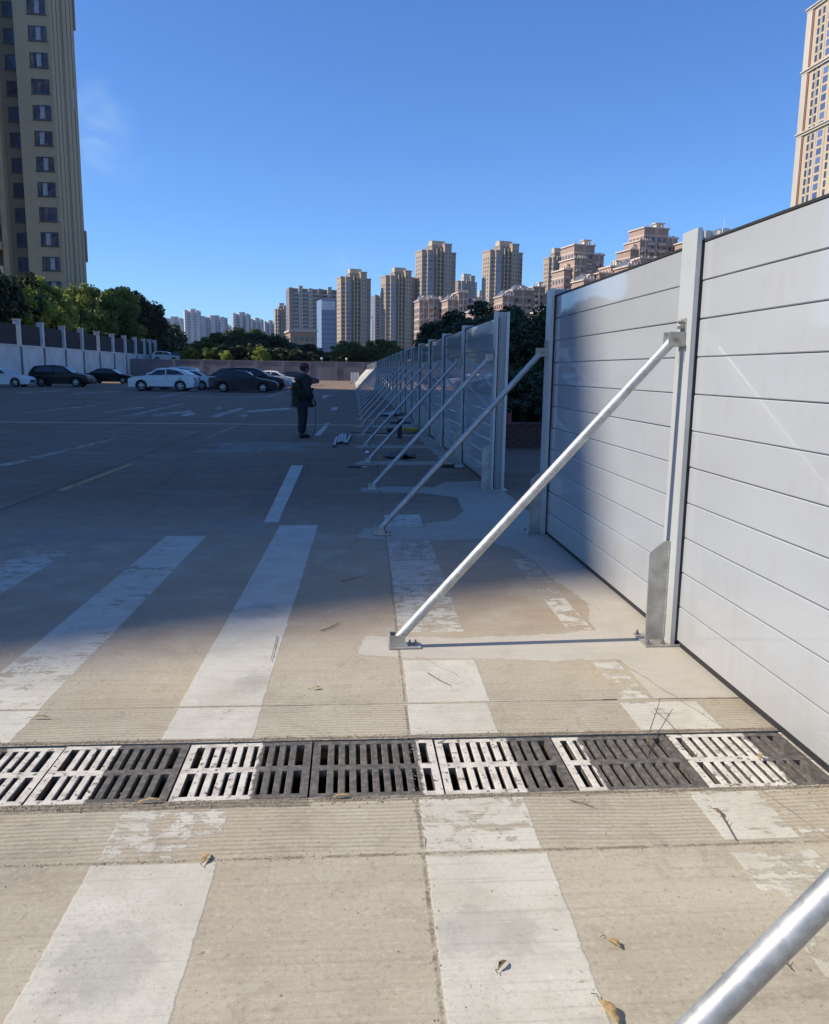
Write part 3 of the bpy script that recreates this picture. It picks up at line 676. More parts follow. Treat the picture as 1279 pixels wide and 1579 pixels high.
# brace
BT = Vector((FX-0.10, 0, 1.745)); BF = Vector((0.262, 0, 0.055)); PR = 0.0272
def brace_parts():
    org = Vector((0.25, 0, 0))
    P0 = BF-org; P1 = BT-org
    b = MB(); b.tube(P0, P1, PR, None, 24, hollow=0.9); pipe_me = b.mesh('pipe', 'galvanised', smooth=True)
    d = (P1-P0).normalized()
    # foot shoe: U channel + ground plate
    b = MB()
    b.box((-0.045, -0.040, 0.012), (-0.038, 0.040, 0.085)); b.box((-0.038, -0.040, 0.012), (0.045, -0.034, 0.080)); b.box((-0.038, 0.034, 0.012), (0.045, 0.040, 0.080))
    shoe_me = b.mesh('foot_shoe', 'galv_dull', bevel=0.0015)
    b = MB(); b.box((-0.05, -0.05, 0.004), (0.135, 0.05, 0.0115)); plate_me = b.mesh('foot_plate', 'galv_dull', bevel=0.0015)
    # top clevis
    b = MB()
    q = P1
    b.box((q.x+0.0485, -0.036, q.z-0.045), (q.x+0.0575, 0.036, q.z+0.115))
    b.box((q.x-0.045, -0.0395, q.z-0.038), (q.x+0.050, -0.0335, q.z+0.040)); b.box((q.x-0.045, 0.0335, q.z-0.038), (q.x+0.050, 0.0395, q.z+0.040))
    clev_me = b.mesh('top_bracket', 'galv_dull', bevel=0.0015)
    b = MB(); b.box((q.x+0.030, -0.03, q.z+0.058), (q.x+0.0484, 0.03, q.z+0.075)); b.tube((q.x+0.048, 0.018, q.z+0.095), (q.x+0.030, 0.018, q.z+0.095), 0.009, None, 6); b.tube((q.x+0.048, -0.018, q.z+0.095), (q.x+0.030, -0.018, q.z+0.095), 0.009, None, 6)
    b.tube((q.x, -0.055, q.z), (q.x, 0.055, q.z), 0.008, None, 8); b.tube((q.x, -0.052, q.z), (q.x, -0.040, q.z), 0.014, None, 6)
    nut_me = b.mesh('bracket_bolts', 'bolt_steel')
    return pipe_me, shoe_me, plate_me, clev_me, nut_me
BP = brace_parts()
def brace(i, label, group=None):
    t_ = thing('fence_brace', (0.25, ys[i], 0), label, 'brace', group)
    dy = PO
    t_.rotation_euler = (0, 0, math.atan2(PO, BT.x-0.25)+rng.gauss(0, 0.002))
    for nm, me in zip(('pipe', 'foot_shoe', 'foot_plate', 'top_bracket', 'bracket_bolts'), BP): link(nm, me, t_)
    for bx in (0.075, 0.108): link('bolt', bolt_me, t_, (bx, rng.uniform(-0.02, 0.02), 0.0115))
    return t_
near_panel = {0: 'grey board fence panel ahead of the drain, beside the unseen end of the row', 1: 'wholly sunlit grey board fence panel standing over the drain grates', 2: 'grey board fence panel crossed by the edge of the big shadow'}
near_post = {0: 'grey fence post at the open end of the row', 1: 'grey fence post joined to the brace foot ahead of the drain', 2: 'sunlit grey fence post with tall gusset plate and a narrow pipe shadow', 3: 'grey fence post in shade on the sunlit side of the open gap', 4: 'grey slotted fence post with open channel on the shaded side of the gap'}
near_brace = {0: 'galvanised pipe brace at the open end of the fence', 1: 'galvanised pipe brace standing on the ground ahead of the drain grates', 2: 'sunlit galvanised pipe brace with its shadow lying on the concrete', 3: 'galvanised pipe brace in front of the open gap in the fence', 4: 'galvanised pipe brace on the slotted post beside the gap'}
for i in range(len(ys)):
    if i < len(ys)-1 and i != 3:
        panel(i, near_panel.get(i, 'grey board fence panel in the long shaded row beyond the gap'), 'fence panels' if i in near_panel else 'fence panels beyond the gap')
    post(i, near_post.get(i, 'grey fence post in the long row of posts beyond the gap'), 'fence posts' if i in near_post else 'fence posts beyond the gap')
    brace(i, near_brace.get(i, 'galvanised pipe brace in the long row of braces beyond the gap'), 'fence braces' if i in near_brace else 'fence braces beyond the gap')
#PART2
# ------------------------------------------------------------------ buildings
def wins_front(mb, x0, x1, n, z0, z1, fl, wfrac, hh, y, mi=0, proud=0.06):
    """windows on a face looking to -y (local): n columns, a row each floor"""
    k = int((z1-z0)/fl)
    for c in range(n):
        cw = (x1-x0)/n; xc = x0+cw*(c+0.5); w = cw*wfrac
        for r in range(k):
            zc = z0+fl*(r+0.5)
            mb.box((xc-w/2, y-proud, zc-hh/2), (xc+w/2, y+0.05, zc+hh/2), mi)
def wins_left(mb, y0, y1, n, z0, z1, fl, wfrac, hh, x, mi=0, proud=0.06):
    k = int((z1-z0)/fl)
    for c in range(n):
        cw = (y1-y0)/n; yc = y0+cw*(c+0.5); w = cw*wfrac
        for r in range(k):
            zc = z0+fl*(r+0.5)
            mb.box((x-proud, yc-w/2, zc-hh/2), (x+0.05, yc+w/2, zc+hh/2), mi)
def slabs_front(mb, x0, x1, z0, z1, fl, y, dep, mi=0):
    for r in range(int((z1-z0)/fl)):
        z = z0+fl*r
        mb.box((x0, y-dep, z), (x1, y+0.1, z+0.22), mi); mb.box((x0, y-dep, z+0.22), (x1, y-dep+0.12, z+1.15), mi)
def stuff(o): o['kind'] = 'stuff'; return o

# -- two tall slabs to the left of the lot (out of the picture): they throw the big shadow
SHX, SHY = 70/math.tan(SUN_EL)/math.sqrt(1+SUN_SLOPE**2), 70/math.tan(SUN_EL)/math.sqrt(1+SUN_SLOPE**2)*SUN_SLOPE
def side_slab(org, ang, w, d, h, label):
    t_ = thing('apartment_slab', (org[0], org[1], 0), label, 'building', None, ang)
    b = MB(); b.box((0, 0, 0), (w, d, h)); b.build('wall', 'tower_olive', t_)
    b = MB(); wins_front(b, 1, w-1, 9, 4, h-2, 3.5, 0.5, 1.8, 0); stuff(b.build('window_rows', 'win_blue', t_))
    b = MB(); k = int((h-6)/3.5)
    for c in range(10):
        yc = 2+(d-4)*(c+0.5)/10
        for r in range(k): b.box((w-0.05, yc-1.0, 4+3.5*(r+0.5)-0.9), (w+0.06, yc+1.0, 4+3.5*(r+0.5)+0.9))
    stuff(b.build('window_columns', 'win_blue', t_))
    return t_
a1 = math.atan(0.42)
side_slab((-14-SHX, -0.93-SHY), a1, 39.5, 44, 70, 'long olive apartment slab whose shadow falls over the lot, turned away from the fence')
a2 = math.atan2(-0.51, 0.86)
L2 = 70; u2 = Vector((0.86, -0.51)).normalized(); v2 = Vector((-0.51, -0.86)).normalized()
o2 = Vector((27, 52.8)) - u2*L2 + v2*48 - Vector((SHX, SHY))
side_slab((o2.x, o2.y), a2, L2, 48, 70, 'second olive apartment slab shading the parked cars')

# -- tall olive tower behind the white wall
LTY = 133.0; pxm = FPX/LTY
lx = PX(108, LTY)
lt = thing('apartment_tower', (lx, LTY, 0), 'shaded olive brown apartment tower behind the white wall and trees', 'building', None, R(2))
LH = 96.0; FL = 3.62
def lt_box(name, x0, x1, y0, y1, z0, z1, mat):
    b = MB(); b.box((x0, y0, z0), (x1, y1, z1)); return b.build(name, mat, lt)
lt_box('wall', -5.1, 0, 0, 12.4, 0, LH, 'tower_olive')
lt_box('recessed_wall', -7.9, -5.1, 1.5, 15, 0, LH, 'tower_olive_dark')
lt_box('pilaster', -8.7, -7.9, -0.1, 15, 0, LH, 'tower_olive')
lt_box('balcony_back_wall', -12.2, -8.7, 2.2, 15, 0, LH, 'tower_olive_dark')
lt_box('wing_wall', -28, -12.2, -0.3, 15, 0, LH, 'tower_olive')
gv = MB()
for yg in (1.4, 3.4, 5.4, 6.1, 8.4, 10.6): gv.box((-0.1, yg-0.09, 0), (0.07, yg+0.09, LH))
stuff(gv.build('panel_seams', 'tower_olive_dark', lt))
for zq in (24.0, 60.0):
    b = MB(); b.box((-0.4, 12.2, zq-5), (0.22, 12.9, zq)); b.build('side_balcony', 'tower_brown', lt)
b = MB(); b.box((0.0, 9.2, 42.0), (0.3, 9.5, 45.0)); b.build('vent_pipe', 'far_pale', lt)
z_off = AT(72, 407, LTY).z
def window_meshes(w, h, nm, split):
    f = MB(); fr = 0.11
    f.box((-w/2, -0.06, -h/2), (w/2, 0.10, -h/2+fr)); f.box((-w/2, -0.06, h/2-fr), (w/2, 0.10, h/2)); f.box((-w/2, -0.06, -h/2+fr), (-w/2+fr, 0.10, h/2-fr)); f.box((w/2-fr, -0.06, -h/2+fr), (w/2, 0.10, h/2-fr))
    for s_ in split: f.box((s_*w-0.06, -0.05, -h/2+fr), (s_*w+0.06, 0.09, h/2-fr))
    f.box((-w/2-0.12, -0.16, -h/2-0.12), (w/2+0.12, 0.05, -h/2-0.005))
    g = MB(); g.box((-w/2+fr, 0.0, -h/2+fr), (w/2-fr, 0.03, h/2-fr))
    c = MB(); c.box((-0.32, -0.012, -h/2+fr+0.05), (0.32, -0.004, h/2-fr-0.05))
    return f.mesh('window', 'win_frame'), g.mesh('pane', 'win_blue'), c.mesh('curtain', 'curtain')
wA = window_meshes(2.6, 2.05, 'A', (-0.27, 0.27)); wB = window_meshes(1.7, 2.1, 'B', (0.15,))
for r in range(-2, 23):
    zc = z_off+FL*r
    if zc < 2 or zc > LH-2: continue
    w = link('window', wA[0], lt, (-1.8, 0, zc)); link('pane', wA[1], w)
    if rng.random() < 0.6: link('curtain', wA[2], w, (rng.uniform(-0.25, 0.25), 0, 0))
    w = link('window', wB[0], lt, (-6.3, 1.5, zc)); link('pane', wB[1], w)
    b = MB(); b.box((-12.2, -0.5, zc-1.75), (-8.7, 2.2, zc-1.5)); b.box((-12.2, -0.5, zc-1.5), (-8.7, -0.4, zc-0.55)); b.build('balcony', 'tower_brown' if r % 4 else 'tower_cream', lt)
    b = MB(); b.box((-10.0, 0.9, zc-1.45), (-9.1, 1.4, zc-0.7)); b.build('air_conditioner', 'metal_box', lt)
    if r % 2 == 0:
        w = link('window', wA[0], lt, (-15.5, -0.3, zc)); link('pane', wA[1], w)

# -- tall cream tower on the right beyond the fence
RY = 290.0; rx = PX(1256, RY)
rt = thing('apartment_tower', (rx, RY, 0), 'tall cream tower with lit side wall rising beyond the fence', 'building', None, R(3))
RH = 135.0; RD = 24.0
b = MB(); b.box((0, 0, 0), (30, RD, RH)); b.build('wall', 'tower_cream', rt)
b = MB(); b.box((-0.35, RD-4.2, 0), (0.2, RD-3.6, RH)); b.build('pipe_strip', 'red_brown', rt)
b = MB(); b.box((-0.5, RD-3.4, 0), (0.2, RD, RH)); b.build('corner_pier', 'slab_cream', rt)
for zc in (RH-0.6, RH-22, RH-44):
    b = MB(); b.box((-1.0, -1.0, zc), (31, RD+0.6, zc+0.5)); b.box((-0.6, -0.6, zc-0.8), (30.6, RD+0.3, zc)); b.build('cornice', 'slab_cream', rt)
b = MB(); b.box((1.5, 2, RH), (24, RD-4, RH+7)); b.box((1.0, 1.5, RH+7), (24.5, RD-3.5, RH+7.8)); b.build('penthouse', 'tower_cream', rt)
wn_me = MB(); wn_me.box((-0.1, -0.65, -1.1), (0.06, 0.65, 1.1)); wn_me = wn_me.mesh('window', 'win_dark')
ww_me = MB(); ww_me.box((-0.1, -1.35, -1.05), (0.06, 1.35, 1.05)); ww_me = ww_me.mesh('window', 'win_blue')
fl = 3.05
for r in range(43):
    zc = RH-4.0-fl*r
    if zc < 40: break
    for yc, me in ((RD-7.2, wn_me), (RD-9.9, wn_me), (RD-14.2, ww_me), (RD-19.5, wn_me)): link('window', me, rt, (0, yc, zc))
st = MB()
for yc in (RD-8.5, RD-11.8, RD-17.0): st.box((-0.16, yc-0.12, 0), (0.05, yc+0.12, RH-1))
stuff(st.build('facade_ribs', 'slab_cream', rt))
b = MB(); wins_front(b, 2, 28, 6, 30, RH-2, fl, 0.55, 1.7, 0); stuff(b.build('window_rows', 'win_dark', rt))
b = MB(); slabs_front(b, 6, 12, 30, RH-4, fl, 0, 1.4); slabs_front(b, 18, 24, 30, RH-4, fl, 0, 1.4); stuff(b.build('balcony_rows', 'tower_brown', rt))

# -- tan towers
def tan_tower(u0, u1, vtop, Y, label, mats=('tower_tan', 'tower_tan2', 'tower_cream'), group='tan apartment towers on the skyline', ang=17, fl=3.0, dep=13.0):
    xl = PX(u0, Y); xr = PX(u1, Y); H = AT((u0+u1)/2, vtop, Y).z
    a = R(ang); span = xr-xl
    D = dep*span/30.0
    W = (span-D*math.sin(a))/math.cos(a)
    # front-left corner: left-most point is the back-left corner
    ox = xl+D*math.sin(a)
    t_ = thing('apartment_tower', (ox, Y, 0), label, 'building', group, a)
    m0, m1, m2 = mats
    def bx(nm, x0, x1, y0, y1, h, m): 
        q = MB(); q.box((x0*W, y0, 0), (x1*W, y1, h)); q.box((x0*W-0.3, y0-0.3, h), (x1*W+0.3, y1+0.3, h+0.9)); return q.build(nm, m, t_)
    H1 = H*0.945
    bx('left_wing', 0, 0.13, 0, D, H1, m0); bx('corner_bay', 0.13, 0.30, -2.6, D*0.9, H1*0.997, m0)
    bx('link_wall', 0.30, 0.43, 0.6, D*0.9, H*0.985, m1); bx('core', 0.43, 0.63, 1.6, D*0.9, H*0.975, m1)
    bx('front_bay', 0.63, 0.83, -1.6, D, H, m0); bx('right_wing', 0.83, 1.0, 1.0, D, H*0.94, m1)
    q = MB(); q.box((0.34*W, D*0.3, H*0.98), (0.72*W, D*0.8, H+3.2)); q.build('roof_house', m2, t_)
    q = MB()
    for xx in (0.425, 0.535, 0.64): q.box((xx*W-0.35, -0.9, 0), (xx*W+0.35, 1.7, H*0.97))
    stuff(q.build('white_piers', m2, t_))
    q = MB(); wins_front(q, 0.15*W, 0.29*W, 1, 3, H1-2, fl, 0.8, 2.0, -2.6); stuff(q.build('bay_glazing', 'win_blue', t_))
    q = MB(); wins_front(q, 0.01*W, 0.12*W, 1, 3, H1-2, fl, 0.5, 1.6, 0); wins_front(q, 0.31*W, 0.42*W, 1, 3, H1-2, fl, 0.5, 1.5, 0.6)
    wins_front(q, 0.65*W, 0.82*W, 2, 3, H-2, fl, 0.4, 1.5, -1.6); wins_front(q, 0.85*W, 0.99*W, 2, 3, H*0.93-2, fl, 0.5, 1.6, 1.0)
    wins_left(q, 0.1*D, 0.9*D, 3, 3, H1-2, fl, 0.35, 1.5, 0); wins_left(q, -2.3, -0.3, 1, 3, H1-2, fl, 0.5, 1.6, 0.13*W)
    wins_front(q, 0.44*W, 0.53*W, 1, 3, H*0.95, fl, 0.85, 2.3, 1.6); wins_front(q, 0.55*W, 0.63*W, 1, 3, H*0.95, fl, 0.85, 2.3, 1.6)
    stuff(q.build('window_rows', 'win_dark', t_))
    q = MB(); slabs_front(q, 0.44*W, 0.53*W, 3, H*0.95, fl, 1.5, 1.9); slabs_front(q, 0.545*W, 0.63*W, 3, H*0.95, fl, 1.5, 1.9); stuff(q.build('balcony_rows', m1, t_))
    return t_
tan_tower(520, 573, 420, 620, 'tan tower standing beside the plain blue glass block')
tan_tower(588, 641, 418, 620, 'tan tower of middling height between a lower and a taller tan tower')
tan_tower(641, 703, 376, 620, 'tall tan tower rising behind the reddish banded corner block')
tan_tower(744, 805, 376, 620, 'tall tan tower rising alone behind stepped slate-roofed houses')
tan_tower(836, 872, 388, 600, 'narrow tan tower half hidden behind a stepped stone block')
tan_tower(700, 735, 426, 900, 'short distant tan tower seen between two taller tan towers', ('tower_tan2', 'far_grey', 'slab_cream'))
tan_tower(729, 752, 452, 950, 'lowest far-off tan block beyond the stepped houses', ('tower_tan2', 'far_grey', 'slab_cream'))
tan_tower(424, 446, 473, 720, 'slim brown block at the end of the dark blue slab', ('tower_tan', 'tower_brown', 'slab_cream'))

# -- dark slab with cream piers, blue block, bluish tower
def pier_slab(u0, u1, vtop, Y, label, ang=14, n=5):
    xl, xr = PX(u0, Y), PX(u1, Y); H = AT((u0+u1)/2, vtop, Y).z; a = R(ang); D = 13.0
    W = (xr-xl-D*math.sin(a))/math.cos(a)
    t_ = thing('apartment_slab', (xl+D*math.sin(a), Y, 0), label, 'building', None, a)
    q = MB(); q.box((0, 0, 0), (W, D, H*0.97)); q.build('wall', 'slab_dark', t_)
    for k in range(n):
        x0 = W*k/n; hh = H*(1.0 if k in (1, 4) else 0.975)
        q = MB(); q.box((x0+0.1, -1.8, 0), (x0+W/n*0.42, 0.5, hh)); q.build('pier', 'slab_cream' if k % 3 else 'tower_tan2', t_)
        q = MB(); slabs_front(q, x0+W/n*0.44, x0+W/n*0.98, 3, H*0.95, 3.0, 0, 1.2); stuff(q.build('balcony_rows', 'far_grey', t_))
    q = MB(); wins_front(q, 0, W, n*2, 3, H*0.95, 3.0, 0.6, 2.0, 0)
    for k in range(n): wins_front(q, W*k/n+0.3, W*k/n+W/n*0.4, 1, 3, H*0.95, 3.0, 0.45, 1.5, -1.8)
    wins_left(q, 1, D-1, 3, 3, H*0.95, 3.0, 0.4, 1.6, 0); stuff(q.build('window_rows', 'win_blue', t_))
    return t_
pier_slab(441, 520, 441, 660, 'wide dark blue apartment slab with cream vertical piers')
pier_slab(573, 600, 452, 820, 'bluish slab squeezed behind two tan towers', n=3)
gbk = thing('office_block', (PX(497, 500), 500, 0), 'plain pale blue glass office block beside the tan towers', 'building', None, R(14))
gw = PX(519, 500)-PX(497, 500); H = AT(508, 462, 500).z
q = MB(); q.box((0, 0, 0), (gw, 14, H)); q.build('wall', 'glass_block', gbk)
q = MB(); q.box((0.3, -0.3, H-6), (gw-0.3, 0.1, H-1)); q.build('sign_panel', 'metal_box', gbk)
q = MB()
for k in range(12): q.box((-0.12, -0.12, 3+k*(H-9)/12), (gw+0.1, 0.05, 3.25+k*(H-9)/12))
stuff(q.build('floor_lines', 'win_dark', gbk))
lb = thing('low_building', (PX(449, 300), 300, 0), 'low mauve building with pale roof edge above the dark trees', 'building', None, R(10))
q = MB(); q.box((0, 0, 0), (PX(489, 300)-PX(449, 300), 18, AT(470, 512, 300).z)); q.build('wall', 'tower_brown', lb)
q = MB(); q.box((-0.5, -0.5, AT(470, 512, 300).z), (PX(489, 300)-PX(449, 300)+0.5, 18, AT(470, 512, 300).z+0.7)); q.build('roof_edge', 'slab_cream', lb)
q = MB(); wins_front(q, 1, 9, 4, 4, 15, 3.4, 0.6, 1.7, 0); stuff(q.build('window_rows', 'win_dark', lb))

# -- far pale city blocks
def far_block(u0, u1, vtop, Y, label, mat='far_grey'):
    xl, xr = PX(u0, Y), PX(u1, Y); H = AT((u0+u1)/2, vtop, Y).z; a = R(16); D = 14.0
    W = (xr-xl-D*math.sin(a))/math.cos(a)
    t_ = thing('city_block', (xl+D*math.sin(a), Y, 0), label, 'building', 'far city blocks', a)
    q = MB(); q.box((0, 0, 0), (W, D, H*0.96)); q.box((W*0.35, 1, H*0.9), (W*0.7, D-1, H)); q.build('wall', mat, t_)
    for k in (0.0, 0.36, 0.72):
        q = MB(); q.box((W*k, -1.6, 0), (W*(k+0.16), 0.3, H*0.975)); q.build('pier', 'far_pale', t_)
    q = MB(); wins_front(q, W*0.17, W*0.35, 2, 3, H*0.94, 3.2, 0.6, 1.9, 0); wins_front(q, W*0.53, W*0.71, 2, 3, H*0.94, 3.2, 0.6, 1.9, 0); wins_front(q, W*0.89, W, 1, 3, H*0.94, 3.2, 0.6, 1.9, 0)
    wins_left(q, 1, D-1, 2, 3, H*0.94, 3.2, 0.4, 1.6, 0); stuff(q.build('window_rows', 'win_blue', t_))
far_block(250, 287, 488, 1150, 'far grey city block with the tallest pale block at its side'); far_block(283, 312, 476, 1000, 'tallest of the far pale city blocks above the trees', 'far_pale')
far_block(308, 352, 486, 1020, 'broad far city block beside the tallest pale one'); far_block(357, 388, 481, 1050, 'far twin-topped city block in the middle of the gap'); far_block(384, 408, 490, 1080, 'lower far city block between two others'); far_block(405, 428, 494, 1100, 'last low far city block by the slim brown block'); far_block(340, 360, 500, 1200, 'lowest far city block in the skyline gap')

# -- stepped reddish stone blocks
def stone(u0, u1, vtop, Y, label, steps, roofs=(), ang=9, base=0.0, depth=12.0):
    """steps: (x0,x1,y0,y1,h) as fractions of the width, depth and height"""
    xl, xr = PX(u0, Y), PX(u1, Y); H = AT((u0+u1)/2, vtop, Y).z; a = R(ang); D = depth
    W = (xr-xl-D*math.sin(a))/math.cos(a)
    t_ = thing('stone_block', (xl+D*math.sin(a), Y, 0), label, 'building', 'stepped stone blocks on the slope', a)
    wq = MB(); bq = MB()
    for (x0, x1, y0, y1, h) in steps:
        X0, X1, Y0, Y1, HH = x0*W, x1*W, y0*D, y1*D, h*H
        q = MB(); q.box((X0, Y0, 0), (X1, Y1, HH)); q.build('wall', 'stone_red', t_)
        q = MB(); q.box((X0-0.5, Y0-0.5, HH), (X1+0.5, Y1+0.5, HH+0.55)); q.build('cornice', 'stone_band', t_)
        z = HH-3.4
        while z > HH*0.45: bq.box((X0-0.12, Y0-0.12, z), (X1+0.12, Y0+0.2, z+0.55)); bq.box((X0-0.12, Y0+0.2, z), (X0+0.2, Y1, z+0.55)); z -= 6.4
        n = max(1, int((X1-X0)/3.0)); wins_front(wq, X0+0.3, X1-0.3, n, HH % 3.2+HH*0.3//3.2*3.2, HH-0.6, 3.2, 0.5, 1.7, Y0)
        n = max(1, int((Y1-Y0)/3.0)); wins_left(wq, Y0+0.3, Y1-0.3, n, HH % 3.2+HH*0.3//3.2*3.2, HH-0.6, 3.2, 0.45, 1.7, X0)
    dq = MB()
    for si, (x0, x1, y0, y1, h_) in enumerate(steps):
        X0, X1, Y0, HH = x0*W, x1*W, y0*D, h_*H; wd_ = X1-X0
        if wd_ > 4:
            slabs_front(dq, X0+wd_*0.12, X0+wd_*0.40, HH*0.35//3.2*3.2, HH-1.5, 3.2, Y0, 1.1)
            if wd_ > 8: slabs_front(dq, X0+wd_*0.58, X0+wd_*0.86, HH*0.35//3.2*3.2, HH-3, 3.2, Y0, 1.1)
            for f_ in (0.46, 0.52): dq.box((X0+wd_*f_-0.18, Y0-0.35, HH*0.3), (X0+wd_*f_+0.18, Y0+0.1, HH+1.0))
        for f_ in (0.05, 0.28, 0.5, 0.72, 0.95): dq.box((X0+wd_*f_-0.2, Y0+0.1, HH+0.56), (X0+wd_*f_+0.2, Y0+0.5, HH+1.3+0.5*((si+1) % 2)))
        if si % 2 == 0: dq.box((X0+wd_*0.55, Y0+1.5, HH+0.56), (X0+wd_*0.85, Y0+4.5, HH+2.6)); dq.box((X0+wd_*0.50, Y0+1.1, HH+2.6), (X0+wd_*0.90, Y0+4.9, HH+2.95))
    stuff(dq.build('balconies_and_parapets', 'stone_band', t_))
    stuff(wq.build('window_rows', 'win_dark', t_)); stuff(bq.build('stone_bands', 'stone_band', t_))
    for (x0, x1, y0, y1, h, rh) in roofs:
        X0, X1, Y0, Y1, HH = x0*W, x1*W, y0*D, y1*D, h*H+0.56
        q = MB(); xc, yc = (X0+X1)/2, (Y0+Y1)/2
        q.add([(X0, Y0, HH), (X1, Y0, HH), (X1, Y1, HH), (X0, Y1, HH), (X0+(X1-X0)*0.3, yc, HH+rh), (X1-(X1-X0)*0.3, yc, HH+rh)], [(0, 1, 5, 4), (2, 3, 4, 5), (1, 2, 5), (3, 0, 4), (0, 3, 2, 1)])
        ro = q.build('roof', 'roof_slate', t_)
        q = MB(); q.box((xc-0.8, Y0+(Y1-Y0)*0.12, HH), (xc+0.8, yc, HH+rh*0.6)); q.build('dormer', 'stone_band', ro)
    return t_
stone(641, 684, 456, 450, 'reddish stone corner block with white bands at the foot of the tall tan tower', [(0, 0.35, 0, 1, 0.93), (0.35, 0.75, -0.1, 0.9, 0.95), (0.75, 1, 0, 1, 0.93)], [(0, 0.35, 0, 1, 0.93, 3), (0.35, 0.75, -0.1, 0.9, 0.95, 2.5)])
stone(684, 745, 448, 430, 'reddish stone block stepping down behind the dark trees with pale gable', [(0, 0.28, 0, 1, 0.88), (0.28, 0.55, -0.1, 0.9, 0.97), (0.55, 1.0, 0, 1, 0.84)], [(0, 0.28, 0, 1, 0.88, 3), (0.55, 1.0, 0, 1, 0.84, 3)])
stone(722, 790, 470, 400, 'low slate-roofed stone house behind the dark trees', [(0, 0.4, 0, 1, 0.9), (0.4, 1.0, 0.1, 1, 0.85)], [(0, 0.4, 0, 1, 0.9, 2.5), (0.4, 1, 0.1, 1, 0.85, 2.5)])
stone(766, 850, 438, 420, 'broad stone house with slate roofs and a long pale roof line', [(0, 0.22, -0.1, 1, 0.86), (0.22, 0.62, 0, 1, 0.93), (0.62, 0.85, -0.05, 1, 0.97), (0.85, 1.0, 0, 1, 0.9)], [(0, 0.22, -0.1, 1, 0.86, 3.2), (0.22, 0.62, 0, 1, 0.93, 3)])
stone(828, 900, 470, 300, 'small stone house with slate hip roof just above the end post', [(0, 0.5, 0, 1, 0.9), (0.5, 1.0, 0.1, 1, 0.96)], [(0, 0.5, 0, 1, 0.9, 2.5)])
stone(857, 938, 374, 380, 'tall stepped stone block with a pale cornice behind the narrow tan tower', [(0, 0.16, 0.1, 1, 0.80), (0.16, 0.42, -0.1, 1, 0.88), (0.20, 0.66, 0.1, 1.0, 0.985), (0.66, 0.88, 0.1, 1, 0.92), (0.88, 1.0, 0.2, 1, 0.80)], ang=12, depth=14)
stone(888, 958, 404, 340, 'lower stone wing with slate gables ahead of the tall stepped block', [(0, 0.35, 0, 1, 0.84), (0.35, 0.7, -0.1, 1, 0.90), (0.7, 1.0, 0.1, 1, 0.97)], [(0, 0.35, 0, 1, 0.84, 3)])
stone(956, 1052, 347, 380, 'tallest stepped stone block with crowned top above the fence', [(0, 0.14, 0.1, 1, 0.84), (0.14, 0.34, 0.0, 1, 0.90), (0.22, 0.68, 0.05, 1.0, 0.985), (0.68, 0.88, 0.1, 1, 0.93), (0.88, 1.0, 0.2, 1, 0.82)], ang=12, depth=14)
stone(954, 1030, 392, 330, 'lower stone wing at the foot of the crowned stepped block', [(0, 0.3, 0, 1, 0.90), (0.3, 1.0, 0.1, 1, 0.97)], [(0, 0.3, 0, 1, 0.9, 3)])
stone(1044, 1110, 366, 370, 'stone block next to the crowned block, its corner above the fence post', [(0, 0.6, 0, 1, 0.97), (0.6, 1.0, 0.1, 1, 0.9)])
# rooftop plant seen above the fence, on a building behind it
rb = thing('plant_building', (PX(1094, 200), 200, 0), 'building with white rooftop units and an aerial behind the fence', 'building')
zt_ = AT(1115, 368, 200).z; wb = PX(1180, 200)-PX(1094, 200)
q = MB(); q.box((0, 0, 0), (wb, 12, zt_)); q.build('wall', 'stone_band', rb)
for x0, x1, dz, ma in ((0.3, 1.0, 2.4, 'roof_slate'), (1.6, 3.8, 2.1, 'metal_box'), (4.6, 6.6, 1.8, 'metal_box')):
    q = MB(); q.box((x0, 1, zt_), (x1, 3, zt_+dz)); q.build('rooftop_unit', ma, rb)
q = MB(); q.tube((2.1, 2, zt_+2), (2.1, 2, zt_+5.2), 0.12, 0.08, 8); q.build('aerial', 'metal_box', rb)

# ------------------------------------------------------------------ walls of the lot
WX = PX(27, 87.0)
wy = [(u-545) for u in (27, 62, 94.5, 122, 146.6, 169, 187.6, 203.6, 217, 226, 234, 239)]
wys = [WX*FPX/k*1.0 for k in wy]
wys = [87.0*(27-545)/(u-545) for u in (-12, 27, 62, 94.5, 122, 146.6, 169, 187.6, 203.6, 217, 226, 234, 240)]
for k in range(3): wys.insert(0, wys[0]-6.5)
wall = thing('retaining_wall', (WX, 60, 0), 'long white retaining wall with dark screen fence on top behind the cars', 'wall')
q = MB(); q.box((0, wys[0]-60, 0), (0.5, wys[-1]-60, 3.55)); q.build('wall', 'wall_white', wall)
q = MB(); q.box((-0.05, wys[0]-60, 3.55), (0.58, wys[-1]-60, 3.68)); q.build('coping', 'wall_white', wall)
for a_, b_ in zip(wys, wys[1:]):
    q = MB(); q.box((0.2, a_-60+0.25, 3.68), (0.26, b_-60-0.25, 5.75)); q.build('screen', 'fence_dark', wall)
    q = MB(); q.box((0.5, a_-60-0.14, 0), (0.62, a_-60+0.14, 3.5)); q.build('buttress', 'wall_grey', wall)
    q = MB(); q.box((-0.05, a_-60-0.22, 3.69), (0.56, a_-60+0.22, 6.15)); q.box((-0.1, a_-60-0.28, 6.15), (0.62, a_-60+0.28, 6.25)); q.build('pillar', 'wall_white', wall)
